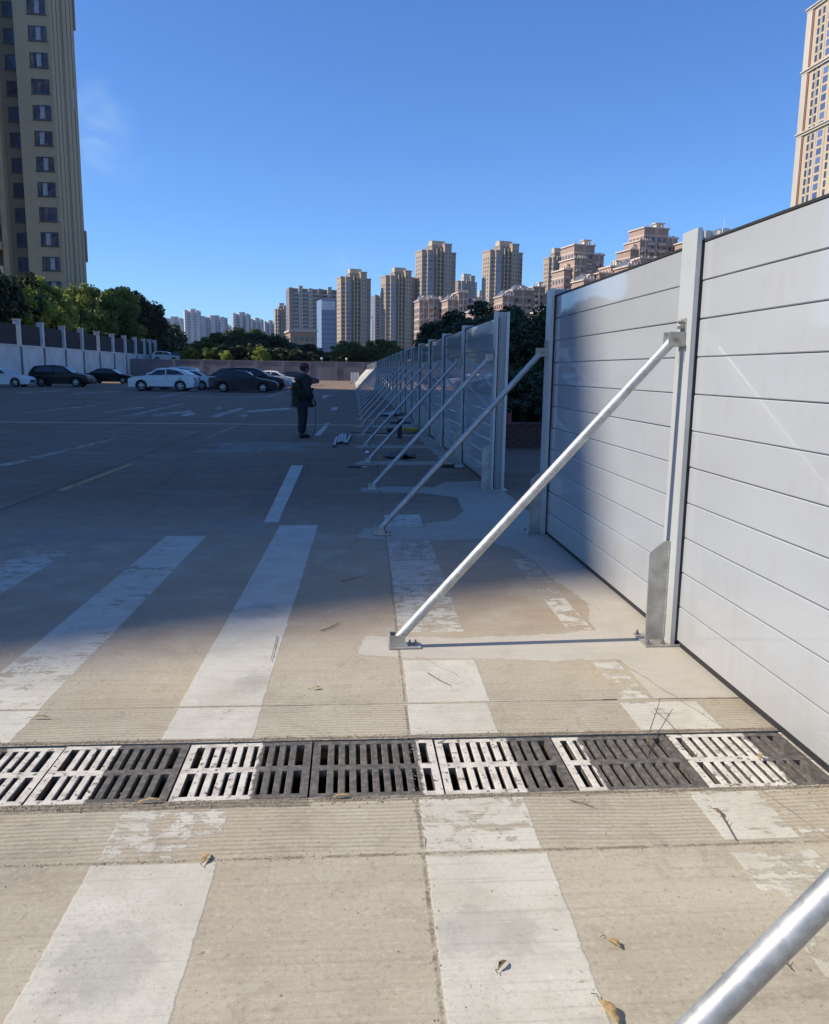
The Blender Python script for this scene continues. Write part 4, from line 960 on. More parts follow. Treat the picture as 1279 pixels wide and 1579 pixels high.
# end wall with raised ground behind it
EY = 128.0
q = MB(); q.box((WX-30, EY+0.5, -0.5), (12, 300, 2.62)); tag(q.build('embankment', 'soil'), kind='structure')
ew = thing('end_wall', (0, EY, 0), 'plain grey wall across the far end of the lot', 'wall')
q = MB(); q.box((WX+0.6, 0, -0.1), (14, 0.45, 2.75)); q.build('wall', 'wall_grey', ew)
q = MB(); q.box((WX+0.6, -0.06, 2.75), (14, 0.5, 2.9)); q.build('coping', 'wall_grey', ew)
for k in range(12):
    q = MB(); x = WX+3+k*4.1; q.box((x-0.2, -0.07, 0), (x+0.2, -0.002, 2.74)); q.build('pilaster', 'wall_grey', ew)
for u in (497, 535):
    t_ = thing('wall_lamp', (PX(u, EY), EY+0.2, 2.9), 'small white globe lamp on top of the grey end wall', 'lamp', 'globe lamps on the end wall')
    q = MB(); q.tube((0, 0, 0), (0, 0, 0.25), 0.06, None, 8); q.build('stem', 'wall_grey', t_)
    q = MB()
    for k in range(4):
        za, zb = -0.2+k*0.1, -0.1+k*0.1; ra = math.sqrt(max(0.0004, 0.04-za*za)); rb_ = math.sqrt(max(0.0004, 0.04-zb*zb)); q.tube((0, 0, 0.42+za), (0, 0, 0.42+zb), ra, rb_, 12, caps=(k in (0, 3)))
    q.build('globe', 'wall_white', t_, smooth=True)
bar = thing('barrier_board', (PX(548, 100), 100, 0), 'pale blue and white striped board standing at the far end of the lot', 'barrier')
for k in range(5):
    q = MB(); q.box((-0.5+k*0.2, -0.03, 0.15), (-0.3+k*0.2-0.01, 0.03, 1.35)); q.build('slat', 'sheet_pale' if k % 2 else 'paper_white', bar)
for x in (-0.4, 0.4):
    q = MB(); q.box((x-0.04, -0.25, 0), (x+0.04, 0.25, 0.15)); q.build('foot', 'tool_black', bar)
mast = thing('lamp_mast', (PX(574, 300), 300, 0), 'thin white mast rising in front of the tan towers', 'mast')
q = MB(); q.tube((0, 0, 0), (0, 0, AT(574, 490, 300).z), 0.28, 0.2, 10); q.build('pole', 'metal_box', mast)
q = MB(); q.box((-0.5, -0.2, AT(574, 490, 300).z), (0.5, 0.2, AT(574, 490, 300).z+0.3)); q.build('lamp_head', 'metal_box', mast)

# ------------------------------------------------------------------ trees
def crown_mesh(seed, rx, ry, rz, nclump, nleaf, leaf, mat, flat=0.7):
    r = np.random.default_rng(seed)
    P = []
    while len(P) < nclump:
        p = r.uniform(-1, 1, 3)
        if 0.25 < np.linalg.norm(p) < 1 and p[2] > -0.85: P.append(p*np.array([rx, ry, rz])*(0.82+0.26*r.random()))
    P = np.array(P); cr = r.uniform(0.16, 0.34, nclump)*min(rx, rz)*1.15
    ci = r.integers(0, nclump, nleaf)
    d = r.normal(size=(nleaf, 3)); d /= np.linalg.norm(d, axis=1)[:, None]
    rad = cr[ci]*(r.random(nleaf)**0.45)
    C = P[ci]+d*rad[:, None]*np.array([1, 1, flat])
    n = d*0.6+r.normal(size=(nleaf, 3))*0.6+np.array([0, 0, 0.35]); n /= np.linalg.norm(n, axis=1)[:, None]
    a = np.cross(n, r.normal(size=(nleaf, 3))); a /= np.linalg.norm(a, axis=1)[:, None]; b = np.cross(n, a)
    s = (leaf*r.uniform(0.6, 1.35, nleaf))[:, None]
    V = np.stack([C-a*s, C-b*s*0.5+n*s*0.12, C+a*s, C+b*s*0.5+n*s*0.12], 1).reshape(-1, 3)
    me = bpy.data.meshes.new('crown'); N = nleaf
    me.vertices.add(4*N); me.vertices.foreach_set('co', V.ravel().astype(np.float32))
    me.loops.add(4*N); me.loops.foreach_set('vertex_index', np.arange(4*N, dtype=np.int32))
    me.polygons.add(N); me.polygons.foreach_set('loop_start', np.arange(0, 4*N, 4, dtype=np.int32))
    me.update(); me.validate(); me.materials.append(MATS[mat])
    return me, P
def trunk_mesh(P, h0, r0, seed):
    rr = random.Random(seed); b = MB(); top = Vector((0, 0, h0))
    base = [Vector((0, 0, 0)), Vector((rr.uniform(-.1, .1), rr.uniform(-.1, .1), h0*0.5)), top]
    b.tube(base[0], base[1], r0, r0*0.8, 9); b.tube(base[1], base[2], r0*0.8, r0*0.62, 9)
    for p in rr.sample(list(P), min(9, len(P))):
        q = Vector(p)+Vector((0, 0, h0)); mid = top.lerp(q, 0.5)+Vector((rr.uniform(-.2, .2), rr.uniform(-.2, .2), 0.25))
        b.tube(top, mid, r0*0.4, r0*0.25, 6); b.tube(mid, q, r0*0.25, r0*0.07, 5)
    return b.mesh('trunk', 'bark', smooth=True)
TV = {}
def tree_kind(key, seed, rx, ry, rz, ncl, nl, leaf, mat, h0, r0):
    me, P = crown_mesh(seed, rx, ry, rz, ncl, nl, leaf, mat); TV[key] = (me, trunk_mesh(P+np.array([0, 0, rz*0.35]), h0, r0, seed), h0, rz)
for k, sd_ in enumerate((3, 4, 5)):
    tree_kind('light%d' % k, sd_, 3.6, 3.6, 3.9, 46, 11000, 0.26, 'leaf_light', 5.2, 0.2)
    tree_kind('mid%d' % k, sd_+10, 4.0, 4.0, 3.9, 48, 11000, 0.27, 'leaf_mid', 5.2, 0.22)
    tree_kind('dark%d' % k, sd_+20, 4.2, 4.2, 3.8, 48, 11000, 0.28, 'leaf_dark', 4.6, 0.24)
for k, sd_ in enumerate((41, 42)):
    tree_kind('near%d' % k, sd_, 1.7, 1.7, 1.55, 44, 16000, 0.085, 'leaf_dark', 1.9, 0.1)
    tree_kind('bush%d' % k, sd_+5, 1.5, 1.1, 0.9, 34, 9000, 0.07, 'leaf_dark', 0.7, 0.05)
def tree(key, x, y, z, sc, label, group, cat='tree', name='tree', sxy=1.0):
    cm, tm, h0, rz_ = TV[key]
    t_ = thing(name, (x, y, z), label, cat, group, rng.uniform(0, 6.28)); t_.scale = (sc*sxy, sc*sxy, sc)
    link('trunk', tm, t_); link('crown', cm, t_, (0, 0, h0+rz_*0.35))
    return t_
# row behind the white wall: (pixel of the crown's middle, of its top, distance)
def tree_px(key, u, vt, Y, label, group, z0=0.0, sxy=1.0, **kw):
    top = AT(u, vt, Y).z; _, _, h0, rz_ = TV[key]; full = h0+rz_*1.4
    return tree(key, PX(u, Y), Y, z0, (top-z0)/full, label, group, sxy=sxy, **kw)
GL = 'trees behind the white wall'
WF = -WX*FPX
def wall_tree(key, u, vt, label, extra=9.0, sxy=0.8):
    return tree_px(key, u, vt, WF/(545-u)*(1+extra/36.0), label, GL, 0, sxy)
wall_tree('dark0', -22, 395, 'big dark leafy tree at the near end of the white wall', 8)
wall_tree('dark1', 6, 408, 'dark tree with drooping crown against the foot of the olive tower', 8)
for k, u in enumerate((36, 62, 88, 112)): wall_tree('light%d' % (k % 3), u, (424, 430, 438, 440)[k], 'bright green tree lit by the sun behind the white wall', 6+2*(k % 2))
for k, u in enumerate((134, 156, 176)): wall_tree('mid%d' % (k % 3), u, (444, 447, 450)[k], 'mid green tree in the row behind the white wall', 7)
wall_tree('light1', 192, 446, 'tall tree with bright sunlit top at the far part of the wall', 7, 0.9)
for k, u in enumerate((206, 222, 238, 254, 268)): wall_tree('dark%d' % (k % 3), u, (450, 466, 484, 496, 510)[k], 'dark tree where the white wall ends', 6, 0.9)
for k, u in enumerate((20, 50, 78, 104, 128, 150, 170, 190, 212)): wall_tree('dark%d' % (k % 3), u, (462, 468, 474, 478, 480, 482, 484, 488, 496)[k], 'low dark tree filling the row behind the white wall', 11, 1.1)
GM = 'trees behind the end wall'
for k, sd_ in enumerate((61, 62, 63)):
    tree_kind('cmid%d' % k, sd_, 4.6, 4.0, 3.6, 56, 11000, 0.24, 'leaf_mid', 1.4, 0.2)
    tree_kind('cdark%d' % k, sd_+5, 4.6, 4.0, 3.6, 56, 11000, 0.24, 'leaf_dark', 1.4, 0.2)
    tree_kind('clight%d' % k, sd_+9, 4.4, 4.0, 3.6, 50, 9000, 0.24, 'leaf_light', 1.4, 0.2)
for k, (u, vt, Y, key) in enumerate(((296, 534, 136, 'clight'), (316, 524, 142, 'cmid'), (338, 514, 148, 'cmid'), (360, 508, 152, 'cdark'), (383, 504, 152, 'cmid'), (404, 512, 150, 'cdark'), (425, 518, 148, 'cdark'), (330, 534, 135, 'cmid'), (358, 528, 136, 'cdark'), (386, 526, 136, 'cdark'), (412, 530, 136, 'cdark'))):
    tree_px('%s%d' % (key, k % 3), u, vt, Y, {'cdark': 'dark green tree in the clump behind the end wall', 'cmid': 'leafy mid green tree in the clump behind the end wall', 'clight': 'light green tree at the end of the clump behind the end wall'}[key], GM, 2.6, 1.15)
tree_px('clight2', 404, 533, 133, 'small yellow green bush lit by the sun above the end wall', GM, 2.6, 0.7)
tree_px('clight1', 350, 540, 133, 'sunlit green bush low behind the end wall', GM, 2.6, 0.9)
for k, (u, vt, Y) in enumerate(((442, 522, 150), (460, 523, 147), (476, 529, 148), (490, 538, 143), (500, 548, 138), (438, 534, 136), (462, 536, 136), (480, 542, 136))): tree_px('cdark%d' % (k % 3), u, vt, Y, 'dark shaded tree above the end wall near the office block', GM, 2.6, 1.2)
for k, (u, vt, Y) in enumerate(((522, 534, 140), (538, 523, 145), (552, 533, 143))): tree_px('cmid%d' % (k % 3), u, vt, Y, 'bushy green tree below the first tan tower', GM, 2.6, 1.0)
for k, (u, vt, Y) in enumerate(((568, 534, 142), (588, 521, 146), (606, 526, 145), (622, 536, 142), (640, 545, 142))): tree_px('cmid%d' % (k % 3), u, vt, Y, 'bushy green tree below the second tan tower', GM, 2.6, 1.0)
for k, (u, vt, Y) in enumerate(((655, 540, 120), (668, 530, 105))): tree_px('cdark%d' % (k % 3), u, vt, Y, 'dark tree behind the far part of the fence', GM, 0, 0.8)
# trees close behind the fence
GF = 'dark trees behind the fence'
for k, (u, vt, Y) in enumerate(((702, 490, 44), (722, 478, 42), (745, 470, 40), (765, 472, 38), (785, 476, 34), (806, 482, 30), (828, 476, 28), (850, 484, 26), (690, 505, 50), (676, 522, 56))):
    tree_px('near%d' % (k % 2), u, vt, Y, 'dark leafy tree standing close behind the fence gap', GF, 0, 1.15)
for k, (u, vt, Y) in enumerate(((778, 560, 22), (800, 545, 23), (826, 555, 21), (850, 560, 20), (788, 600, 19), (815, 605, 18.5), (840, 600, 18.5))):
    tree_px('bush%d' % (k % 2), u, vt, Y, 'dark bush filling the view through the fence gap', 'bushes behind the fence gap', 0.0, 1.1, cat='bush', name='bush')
# low brick planter seen through the gap
pl = thing('brick_planter', (PX(810, 16.8), 16.8, 0), 'low dark red brick planter wall seen through the fence gap', 'planter')
brk = MB(); brk.box((-0.118, -0.05, -0.030), (0.118, 0.05, 0.030)); brk = brk.mesh('brick', 'brick_dark')
for r_ in range(7):
    for k in range(10): 
        link('brick', brk, pl, (-1.2+k*0.245+(0.12 if r_ % 2 else 0), rng.uniform(-0.004, 0.004), 0.032+r_*0.068))
q = MB(); q.box((-1.35, -0.035, 0), (1.4, 0.9, 0.475)); q.build('core', 'soil', pl)
q = MB(); q.box((-1.38, -0.09, 0.478), (1.42, 0.12, 0.53)); q.build('coping', 'brick_dark', pl)
bk_ = thing('paint_bucket', (PX(786, 16.4), 16.4, 0.53), 'small red bucket with white rag on the brick planter', 'bucket')
bk_.location = (PX(786, 16.8), 16.8, 0.53)
q = MB(); q.tube((0, 0, 0), (0, 0, 0.2), 0.07, 0.085, 14, hollow=0.93); q.tube((0, 0, 0.002), (0, 0, 0.01), 0.065, None, 14); q.build('pail', 'bucket_red', bk_)
q = MB(); q.path([(0.085*math.cos(R(k*15)), 0, 0.2+0.085*math.sin(R(k*15))) for k in range(13)], 0.004, 5); q.build('handle', 'bolt_steel', bk_)

# palm beyond the fence
pm = thing('palm_tree', (PX(634, 60), 60, 0), 'small palm with drooping fronds showing over the fence top', 'tree')
ptop = AT(634, 543, 60).z
q = MB(); q.tube((0, 0, 0), (0, 0, ptop), 0.16, 0.11, 10); q.build('trunk', 'bark', pm)
q = MB()
for k in range(22):
    a = k*2.4; d = Vector((math.cos(a), math.sin(a), 0)); L = rng.uniform(1.0, 1.5); n_ = 6; w = 0.16; e = Vector((-d.y, d.x, 0))
    el = rng.uniform(0.1, 0.6); pts = [Vector((0, 0, ptop))+d*(L*i/n_)+Vector((0, 0, el*L*i/n_-0.9*L*(i/n_)**2)) for i in range(n_+1)]
    for i in range(n_):
        wa = w*(1-i/n_)**0.5; wb_ = w*(1-(i+1)/n_)**0.5
        q.add([pts[i]-e*wa, pts[i]+e*wa, pts[i+1]+e*wb_, pts[i+1]-e*wb_], [(0, 1, 2, 3)])
q.build('crown', 'leaf_mid', pm)
#PART3
# ------------------------------------------------------------------ cars
def arc(cx, cz, r, a0, a1, n): return [(cx+r*math.cos(R(a0+(a1-a0)*i/n)), cz+r*math.sin(R(a0+(a1-a0)*i/n))) for i in range(n+1)]
CAR = {
 'sedan': dict(L=4.65, W=1.80, wr=0.325, wb=1.34, clr=0.20,
    top=[(2.30, 0.55), (2.22, 0.70), (1.9, 0.80), (0.95, 0.95), (-1.65, 1.0), (-2.22, 0.98), (-2.32, 0.80), (-2.30, 0.42)],
    green=[(1.02, 0.93), (0.30, 1.36), (0.05, 1.43), (-0.55, 1.46), (-1.05, 1.40), (-1.85, 0.99)], side=[(0.74, 0.98), (0.22, 1.30), (-0.5, 1.37), (-1.0, 1.31), (-1.5, 1.02)], pill=-0.28),
 'suv': dict(L=4.62, W=1.85, wr=0.355, wb=1.33, clr=0.24,
    top=[(2.28, 0.6), (2.20, 0.86), (1.8, 0.99), (1.05, 1.08), (-1.9, 1.13), (-2.22, 1.08), (-2.30, 0.80), (-2.26, 0.5)],
    green=[(1.15, 1.06), (0.42, 1.54), (0.1, 1.63), (-0.7, 1.67), (-1.65, 1.60), (-1.85, 1.54), (-2.18, 1.11)], side=[(0.86, 1.11), (0.33, 1.48), (-0.7, 1.56), (-1.55, 1.49), (-1.78, 1.16)], pill=-0.32),
 'coupe_suv': dict(L=4.55, W=1.82, wr=0.355, wb=1.31, clr=0.24,
    top=[(2.26, 0.58), (2.18, 0.84), (1.8, 0.95), (1.0, 1.04), (-1.75, 1.10), (-2.2, 1.08), (-2.27, 0.80), (-2.22, 0.5)],
    green=[(1.10, 1.03), (0.34, 1.48), (0.0, 1.56), (-0.6, 1.57), (-1.3, 1.46), (-2.05, 1.10)], side=[(0.82, 1.07), (0.26, 1.42), (-0.55, 1.48), (-1.15, 1.38), (-1.62, 1.13)], pill=-0.34)}
WHEEL = {}
def wheel_meshes(r):
    if r in WHEEL: return WHEEL[r]
    t_ = MB(); n = 28
    prof_ = [(0.64, -0.10), (0.93, -0.105), (1.0, -0.07), (1.0, 0.07), (0.93, 0.105), (0.64, 0.10)]
    for i in range(n):
        a, b = 2*math.pi*i/n, 2*math.pi*(i+1)/n
        for (ra, ya), (rb_, yb_) in zip(prof_, prof_[1:]+prof_[:1]):
            t_.add([(r*ra*math.cos(a), ya, r*ra*math.sin(a)), (r*ra*math.cos(b), ya, r*ra*math.sin(b)), (r*rb_*math.cos(b), yb_, r*rb_*math.sin(b)), (r*rb_*math.cos(a), yb_, r*rb_*math.sin(a))], [(0, 1, 2, 3)])
    m_ = MB()
    m_.tube((0, -0.06, 0), (0, 0.06, 0), r*0.64, None, 28, hollow=0.88); m_.tube((0, -0.095, 0), (0, 0.03, 0), r*0.16, None, 12)
    for k in range(5):
        a = 2*math.pi*k/5+0.3; d = Vector((math.cos(a), 0, math.sin(a))); e = Vector((-math.sin(a), 0, math.cos(a)))
        p0 = d*r*0.12; p1 = d*r*0.6; w0, w1 = r*0.11, r*0.075
        m_.add([p0-e*w0+Vector((0, -0.09, 0)), p0+e*w0+Vector((0, -0.09, 0)), p1+e*w1+Vector((0, -0.075, 0)), p1-e*w1+Vector((0, -0.075, 0)), p0-e*w0+Vector((0, -0.03, 0)), p0+e*w0+Vector((0, -0.03, 0)), p1+e*w1+Vector((0, -0.03, 0)), p1-e*w1+Vector((0, -0.03, 0))],
               [(0, 1, 2, 3), (4, 7, 6, 5), (0, 4, 5, 1), (1, 5, 6, 2), (2, 6, 7, 3), (3, 7, 4, 0)])
    b_ = MB(); b_.tube((0, -0.02, 0), (0, 0.05, 0), r*0.58, None, 20)
    WHEEL[r] = (t_.mesh('tyre', 'tyre_rubber', smooth=True), m_.mesh('rim', 'rim_alloy'), b_.mesh('brake_disc', 'car_trim'))
    return WHEEL[r]
def car(kind, paint, u, Y, right, label, yaw=0.0):
    S = CAR[kind]; L, W = S['L'], S['W']; h = W/2
    t_ = thing('car', (PX(u, Y), Y, 0.0), label, 'car', 'cars parked in the lot', (0 if right else math.pi)+R(yaw))
    wr, wb, cl = S['wr'], S['wb'], S['clr']
    # lower body: side outline with wheel arches, extruded then shaped
    out = list(S['top'])
    ar = wr+0.05
    bot = [(-L/2+0.08, cl+0.04)]
    for cx in (-wb, wb):
        s_ = math.degrees(math.asin((cl-wr)/ar)) if abs(cl-wr) < ar else 0
        bot += arc(cx, wr, ar, 180-s_, s_, 10)
    bot += [(L/2-0.10, cl+0.02), (L/2-0.02, 0.36)]
    pl_ = out+bot
    def hw(x, z):
        k = 1-0.09*max(0, (z-0.65))/0.45-0.05*max(0, 0.45-z)/0.25
        e = max(0, abs(x)-L/2+0.75)/0.75
        return h*k*(1-0.20*e**2.2)
    nseg = len(pl_)
    b = MB(); vs_ = []; ins = 0.055
    cxm = sum(p_[0] for p_ in pl_)/nseg
    rows = ((-1, 0.0), (1, 0.0))
    b_v = []
    for sgn in (-1, 1):
        b_v += [(x, sgn*hw(x, z), z) for x, z in pl_]
    fs = [(i, (i+1) % nseg, nseg+(i+1) % nseg, nseg+i) for i in range(nseg)]+[tuple(range(nseg)), tuple(range(2*nseg-1, nseg-1, -1))]
    b.add(b_v, fs); b.build('body', paint, t_, bevel=0.035, seg=2, smooth=True)
    zb = min(p_[1] for p_ in S['green']); zr = max(p_[1] for p_ in S['green'])
    def gw(z): return h*(0.90-0.21*(z-zb)/(zr-zb))
    g = S['green']; n = len(g); b = MB()
    b.add([(x, -gw(z), z-0.02 if i in (0, n-1) else z) for i, (x, z) in enumerate(g)]+[(x, gw(z), z-0.02 if i in (0, n-1) else z) for i, (x, z) in enumerate(g)],
          [(i, (i+1) % n, n+(i+1) % n, n+i) for i in range(n)]+[tuple(range(n)), tuple(range(2*n-1, n-1, -1))])
    b.build('roof', paint, t_, bevel=0.03, seg=2, smooth=True)
    # glass
    sd_ = S['side']; pil = S['pill']
    def clip(pts, x, keep_front):
        res = []
        for (a, c) in zip(pts, pts[1:]+pts[:1]):
            ia = (a[0] >= x) == keep_front; ic = (c[0] >= x) == keep_front
            if ia: res.append(a)
            if ia != ic: f = (x-a[0])/(c[0]-a[0]); res.append((x, a[1]+(c[1]-a[1])*f))
        return res
    for sgn in (-1, 1):
        for kf, off in ((True, 0.035), (False, -0.035)):
            pp = clip(sd_, pil+off, kf); b = MB()
            outer = [(x, sgn*(gw(z)+0.008), z) for x, z in pp]; inner = [(x, sgn*(gw(z)-0.02), z) for x, z in pp]; m_ = len(pp)
            b.add(outer+inner, [tuple(range(m_)), tuple(range(2*m_-1, m_-1, -1))]+[(i, (i+1) % m_, m_+(i+1) % m_, m_+i) for i in range(m_)])
            b.build('side_window', 'car_glass', t_)
    def screen(nm, a, c):
        b = MB(); d = Vector((a[0]-c[0], 0, a[1]-c[1])).normalized(); nn = Vector((-d.z, 0, d.x)); nn = nn if nn.z > 0 else -nn
        p0 = Vector((a[0], 0, a[1]))+(Vector((c[0], 0, c[1]))-Vector((a[0], 0, a[1])))*0.06; p1 = Vector((a[0], 0, a[1]))+(Vector((c[0], 0, c[1]))-Vector((a[0], 0, a[1])))*0.93
        q_ = []
        for pp, zz in ((p0, p0.z), (p1, p1.z)):
            for sgn in (-1, 1): q_.append(Vector((pp.x, sgn*(gw(zz)-0.07), pp.z))+nn*0.012)
        i_ = [v_-nn*0.05 for v_ in q_]
        b.add(q_+i_, [(0, 1, 3, 2), (4, 6, 7, 5), (0, 2, 6, 4), (1, 5, 7, 3), (0, 4, 5, 1), (2, 3, 7, 6)]); b.build(nm, 'car_glass', t_)
    screen('windscreen', g[0], g[1]); screen('rear_window', g[-1], g[-2])
    tyre, rim, disc = wheel_meshes(wr)
    for cx in (-wb, wb):
        for sgn in (-1, 1):
            w = link('wheel', disc, t_, (cx, sgn*(h-0.14), wr)); w.rotation_euler = (0, 0, 0 if sgn < 0 else math.pi)
            link('tyre', tyre, w); link('rim', rim, w)
    b = MB(); b.box((-L/2+0.35, -h+0.16, cl-0.02), (L/2-0.35, h-0.16, 0.62)); b.build('underbody', 'car_trim', t_)
    tz = S['top']; fz = tz[1][1]; rz_ = tz[-2][1]
    for sgn in (-1, 1):
        b = MB(); b.prism([(2.02, fz-0.10), (2.26, fz-0.14), (2.20, fz-0.03), (1.86, fz+0.02)], (0, sgn*h*0.72, 0), (1, 0, 0), (0, 0, 1), (0, sgn, 0), h*0.10); b.build('headlight', 'lamp_clear', t_)
        b = MB(); b.prism([(-L/2-0.005, rz_-0.05), (-L/2+0.28, rz_+0.0), (-L/2+0.22, rz_+0.12), (-L/2+0.03, rz_+0.12)], (0, sgn*h*0.52, 0), (1, 0, 0), (0, 0, 1), (0, sgn, 0), h*0.28); b.build('taillight', 'lamp_red', t_)
        b = MB(); xm = S['side'][0][0]-0.02; b.box((xm-0.06, sgn*(gw(zb)+0.0), zb+0.06), (xm+0.07, sgn*(gw(zb)+0.20), zb+0.19)); b.build('mirror', paint, t_, bevel=0.02)
        b = MB(); zz = zb-0.16
        for xh in (pil-0.02, pil-0.95): b.box((xh-0.10, sgn*hw(xh, zz)*1.0, zz), (xh+0.10, sgn*(hw(xh, zz)+0.022), zz+0.03))
        b.build('door_handle', 'car_trim', t_)
        b = MB(); b.box((-wb+wr+0.1, sgn*(hw(0, cl)-0.02), cl), (wb-wr-0.1, sgn*(hw(0, cl)+0.02), cl+0.10)); b.build('sill', 'car_trim' if kind != 'sedan' else paint, t_)
    b = MB(); b.box((L/2-0.16, -h*0.55, 0.36), (L/2-0.005, h*0.55, 0.52)); b.build('grille', 'car_trim', t_)
    b = MB(); b.box((-L/2+0.01, -0.25, 0.62), (-L/2-0.012, 0.25, 0.76)); b.build('number_plate', 'paper_white', t_)
    return t_
car('sedan', 'car_white', 1, 64, True, 'white car with its nose toward the black parked car by the white wall')
car('suv', 'car_black', 95, 66.5, True, 'black parked car with tall roof in front of the white wall')
car('sedan', 'car_black', 171, 82, True, 'low black sedan parked beside the white wall next to the tall black car')
car('coupe_suv', 'car_white', 253, 57.5, False, 'white crossover with dark windows standing side-on in the lot', -3)
car('sedan', 'car_white', 283, 61.5, False, 'white sedan showing red tail lamps tucked behind the white crossover', 6)
car('suv', 'car_silver', 268, 67.5, False, 'pale car of which only the roof shows above the white crossover')
car('suv', 'car_grey', 350, 65.5, False, 'dark grey car behind the gap between white sedan and brown sedan')
car('sedan', 'car_brown', 377, 57, True, 'dark brown sedan parked side-on in front of other cars')
car('suv', 'car_black', 392, 61, True, 'black car standing right behind the dark brown sedan')
car('suv', 'car_navy', 388, 70, True, 'dark navy car whose roof rises behind the black one')
car('sedan', 'car_silver', 404, 65, True, 'silver blue sedan with its bonnet beside the standing person')
car('sedan', 'car_white', 424, 76, True, 'white sedan behind the silver blue sedan')
car('sedan', 'car_navy', 458, 85, True, 'dark navy sedan at the edge of the sunlit strip')
v_ = car('suv', 'car_white', 258, 140, True, 'far white car parked on the raised ground behind the end wall'); v_.location.z = 2.62
v_ = car('suv', 'car_grey', 282, 142, True, 'far dark car parked on the raised ground behind the end wall'); v_.location.z = 2.62

# ------------------------------------------------------------------ the standing person
def skinned(name, mat, verts, edges, radii, parent, sub=2, root=0):
    me = bpy.data.meshes.new(name); me.from_pydata(verts, edges, []); me.materials.append(MATS[mat])
    o = link(name, me, parent)
    sk = o.modifiers.new('skin', 'SKIN'); sk.use_smooth_shade = True
    for i, r_ in enumerate(radii):
        d = me.skin_vertices[0].data[i]; d.radius = r_ if isinstance(r_, tuple) else (r_, r_); d.use_root = (i == root)
    sb = o.modifiers.new('sub', 'SUBSURF'); sb.levels = sub; sb.render_levels = sub
    return o
PY = 19.05
per = thing('person', (PX(466, PY), PY, 0), 'person in dark jacket and red cap standing in the lot holding a cable', 'person', None, R(20))
per.scale = (0.975, 0.975, 0.975)
# local: +x is where the person faces (to the fence), +y their left, slight stoop
hip = [(0, 0, 0.92)]
B = {}
def chain(base, pts): return pts
V = [(0.00, 0, 0.95), (0.0, 0, 1.12), (0.01, 0, 1.30), (0.03, 0, 1.42), (0.06, 0, 1.50), (0.08, 0, 1.56), (0.085, 0, 1.63), (0.07, 0, 1.70),
     (0.01, 0.10, 0.90), (0.03, 0.115, 0.50), (0.00, 0.12, 0.10), (0.12, 0.13, 0.045),
     (0.0, -0.10, 0.90), (0.0, -0.115, 0.50), (-0.05, -0.12, 0.10), (0.08, -0.13, 0.045),
     (0.03, 0.19, 1.39), (-0.02, 0.25, 1.12), (0.12, 0.26, 0.92), (0.15, 0.26, 0.87),
     (0.03, -0.19, 1.39), (0.07, -0.25, 1.12), (0.21, -0.24, 0.90), (0.24, -0.24, 0.85)]
Eg = [(0, 1), (1, 2), (2, 3), (3, 4), (4, 5), (5, 6), (6, 7), (0, 8), (8, 9), (9, 10), (10, 11), (0, 12), (12, 13), (13, 14), (14, 15), (3, 16), (16, 17), (17, 18), (18, 19), (3, 20), (20, 21), (21, 22), (22, 23)]
Rd = [(0.14, 0.11), (0.13, 0.10), (0.15, 0.11), (0.12, 0.09), 0.055, 0.075, 0.098, 0.07, 0.09, 0.06, 0.042, 0.035, 0.09, 0.06, 0.042, 0.035, 0.06, 0.045, 0.033, 0.032, 0.06, 0.045, 0.033, 0.032]
# hands: palm end + five fingers each
for wi, sgn in ((19, 1), (23, -1)):
    bx_, by_, bz_ = V[wi]
    for k in range(5):
        sx_ = (k-1.5)*0.018
        if k == 4: a_ = (bx_+0.035, by_-sgn*0.015, bz_-0.01); c_ = (bx_+0.055, by_-sgn*0.03, bz_-0.045)
        else:
            ln = (0.06, 0.07, 0.066, 0.05)[k]
            a_ = (bx_+0.01+sx_, by_, bz_-0.035-ln*0.4); c_ = (bx_+0.012+sx_-0.004, by_-sgn*0.022, bz_-0.035-ln)
        n0 = len(V); V += [a_, c_]; Eg += [(wi, n0), (n0, n0+1)]; Rd += [0.010, 0.0085]
body = skinned('body', 'skin', V, Eg, Rd, per)
jv = [(0.0, 0, 0.78), (0.0, 0, 0.95), (0.0, 0, 1.12), (0.01, 0, 1.30), (0.03, 0, 1.42), (0.055, 0, 1.50), (0.03, 0.19, 1.385), (-0.02, 0.25, 1.12), (0.11, 0.26, 0.94), (0.03, -0.19, 1.385), (0.07, -0.25, 1.12), (0.19, -0.24, 0.93)]
je = [(0, 1), (1, 2), (2, 3), (3, 4), (4, 5), (4, 6), (6, 7), (7, 8), (4, 9), (9, 10), (10, 11)]
jk = skinned('jacket', 'jacket_dark', jv, je, [(0.235, 0.20), (0.245, 0.205), (0.23, 0.19), (0.235, 0.18), (0.195, 0.15), 0.10, 0.115, 0.088, 0.066, 0.115, 0.088, 0.066], per, root=1)
tv = [(0.0, 0, 0.93), (0.01, 0.10, 0.86), (0.03, 0.115, 0.50), (0.0, 0.12, 0.09), (0.0, -0.10, 0.86), (0.0, -0.115, 0.50), (-0.05, -0.12, 0.09)]
skinned('trousers', 'trouser_dark', tv, [(0, 1), (1, 2), (2, 3), (0, 4), (4, 5), (5, 6)], [(0.17, 0.15), 0.128, 0.10, 0.088, 0.128, 0.10, 0.088], per)
for sx_, sy_ in ((0.0, 0.12), (-0.05, -0.12)):
    skinned('shoe', 'shoe_dark', [(sx_-0.05, sy_, 0.052), (sx_+0.06, sy_*1.05, 0.05), (sx_+0.20, sy_*1.1, 0.04)], [(0, 1), (1, 2)], [(0.05, 0.055), (0.055, 0.05), (0.045, 0.038)], per)
vb = MB()
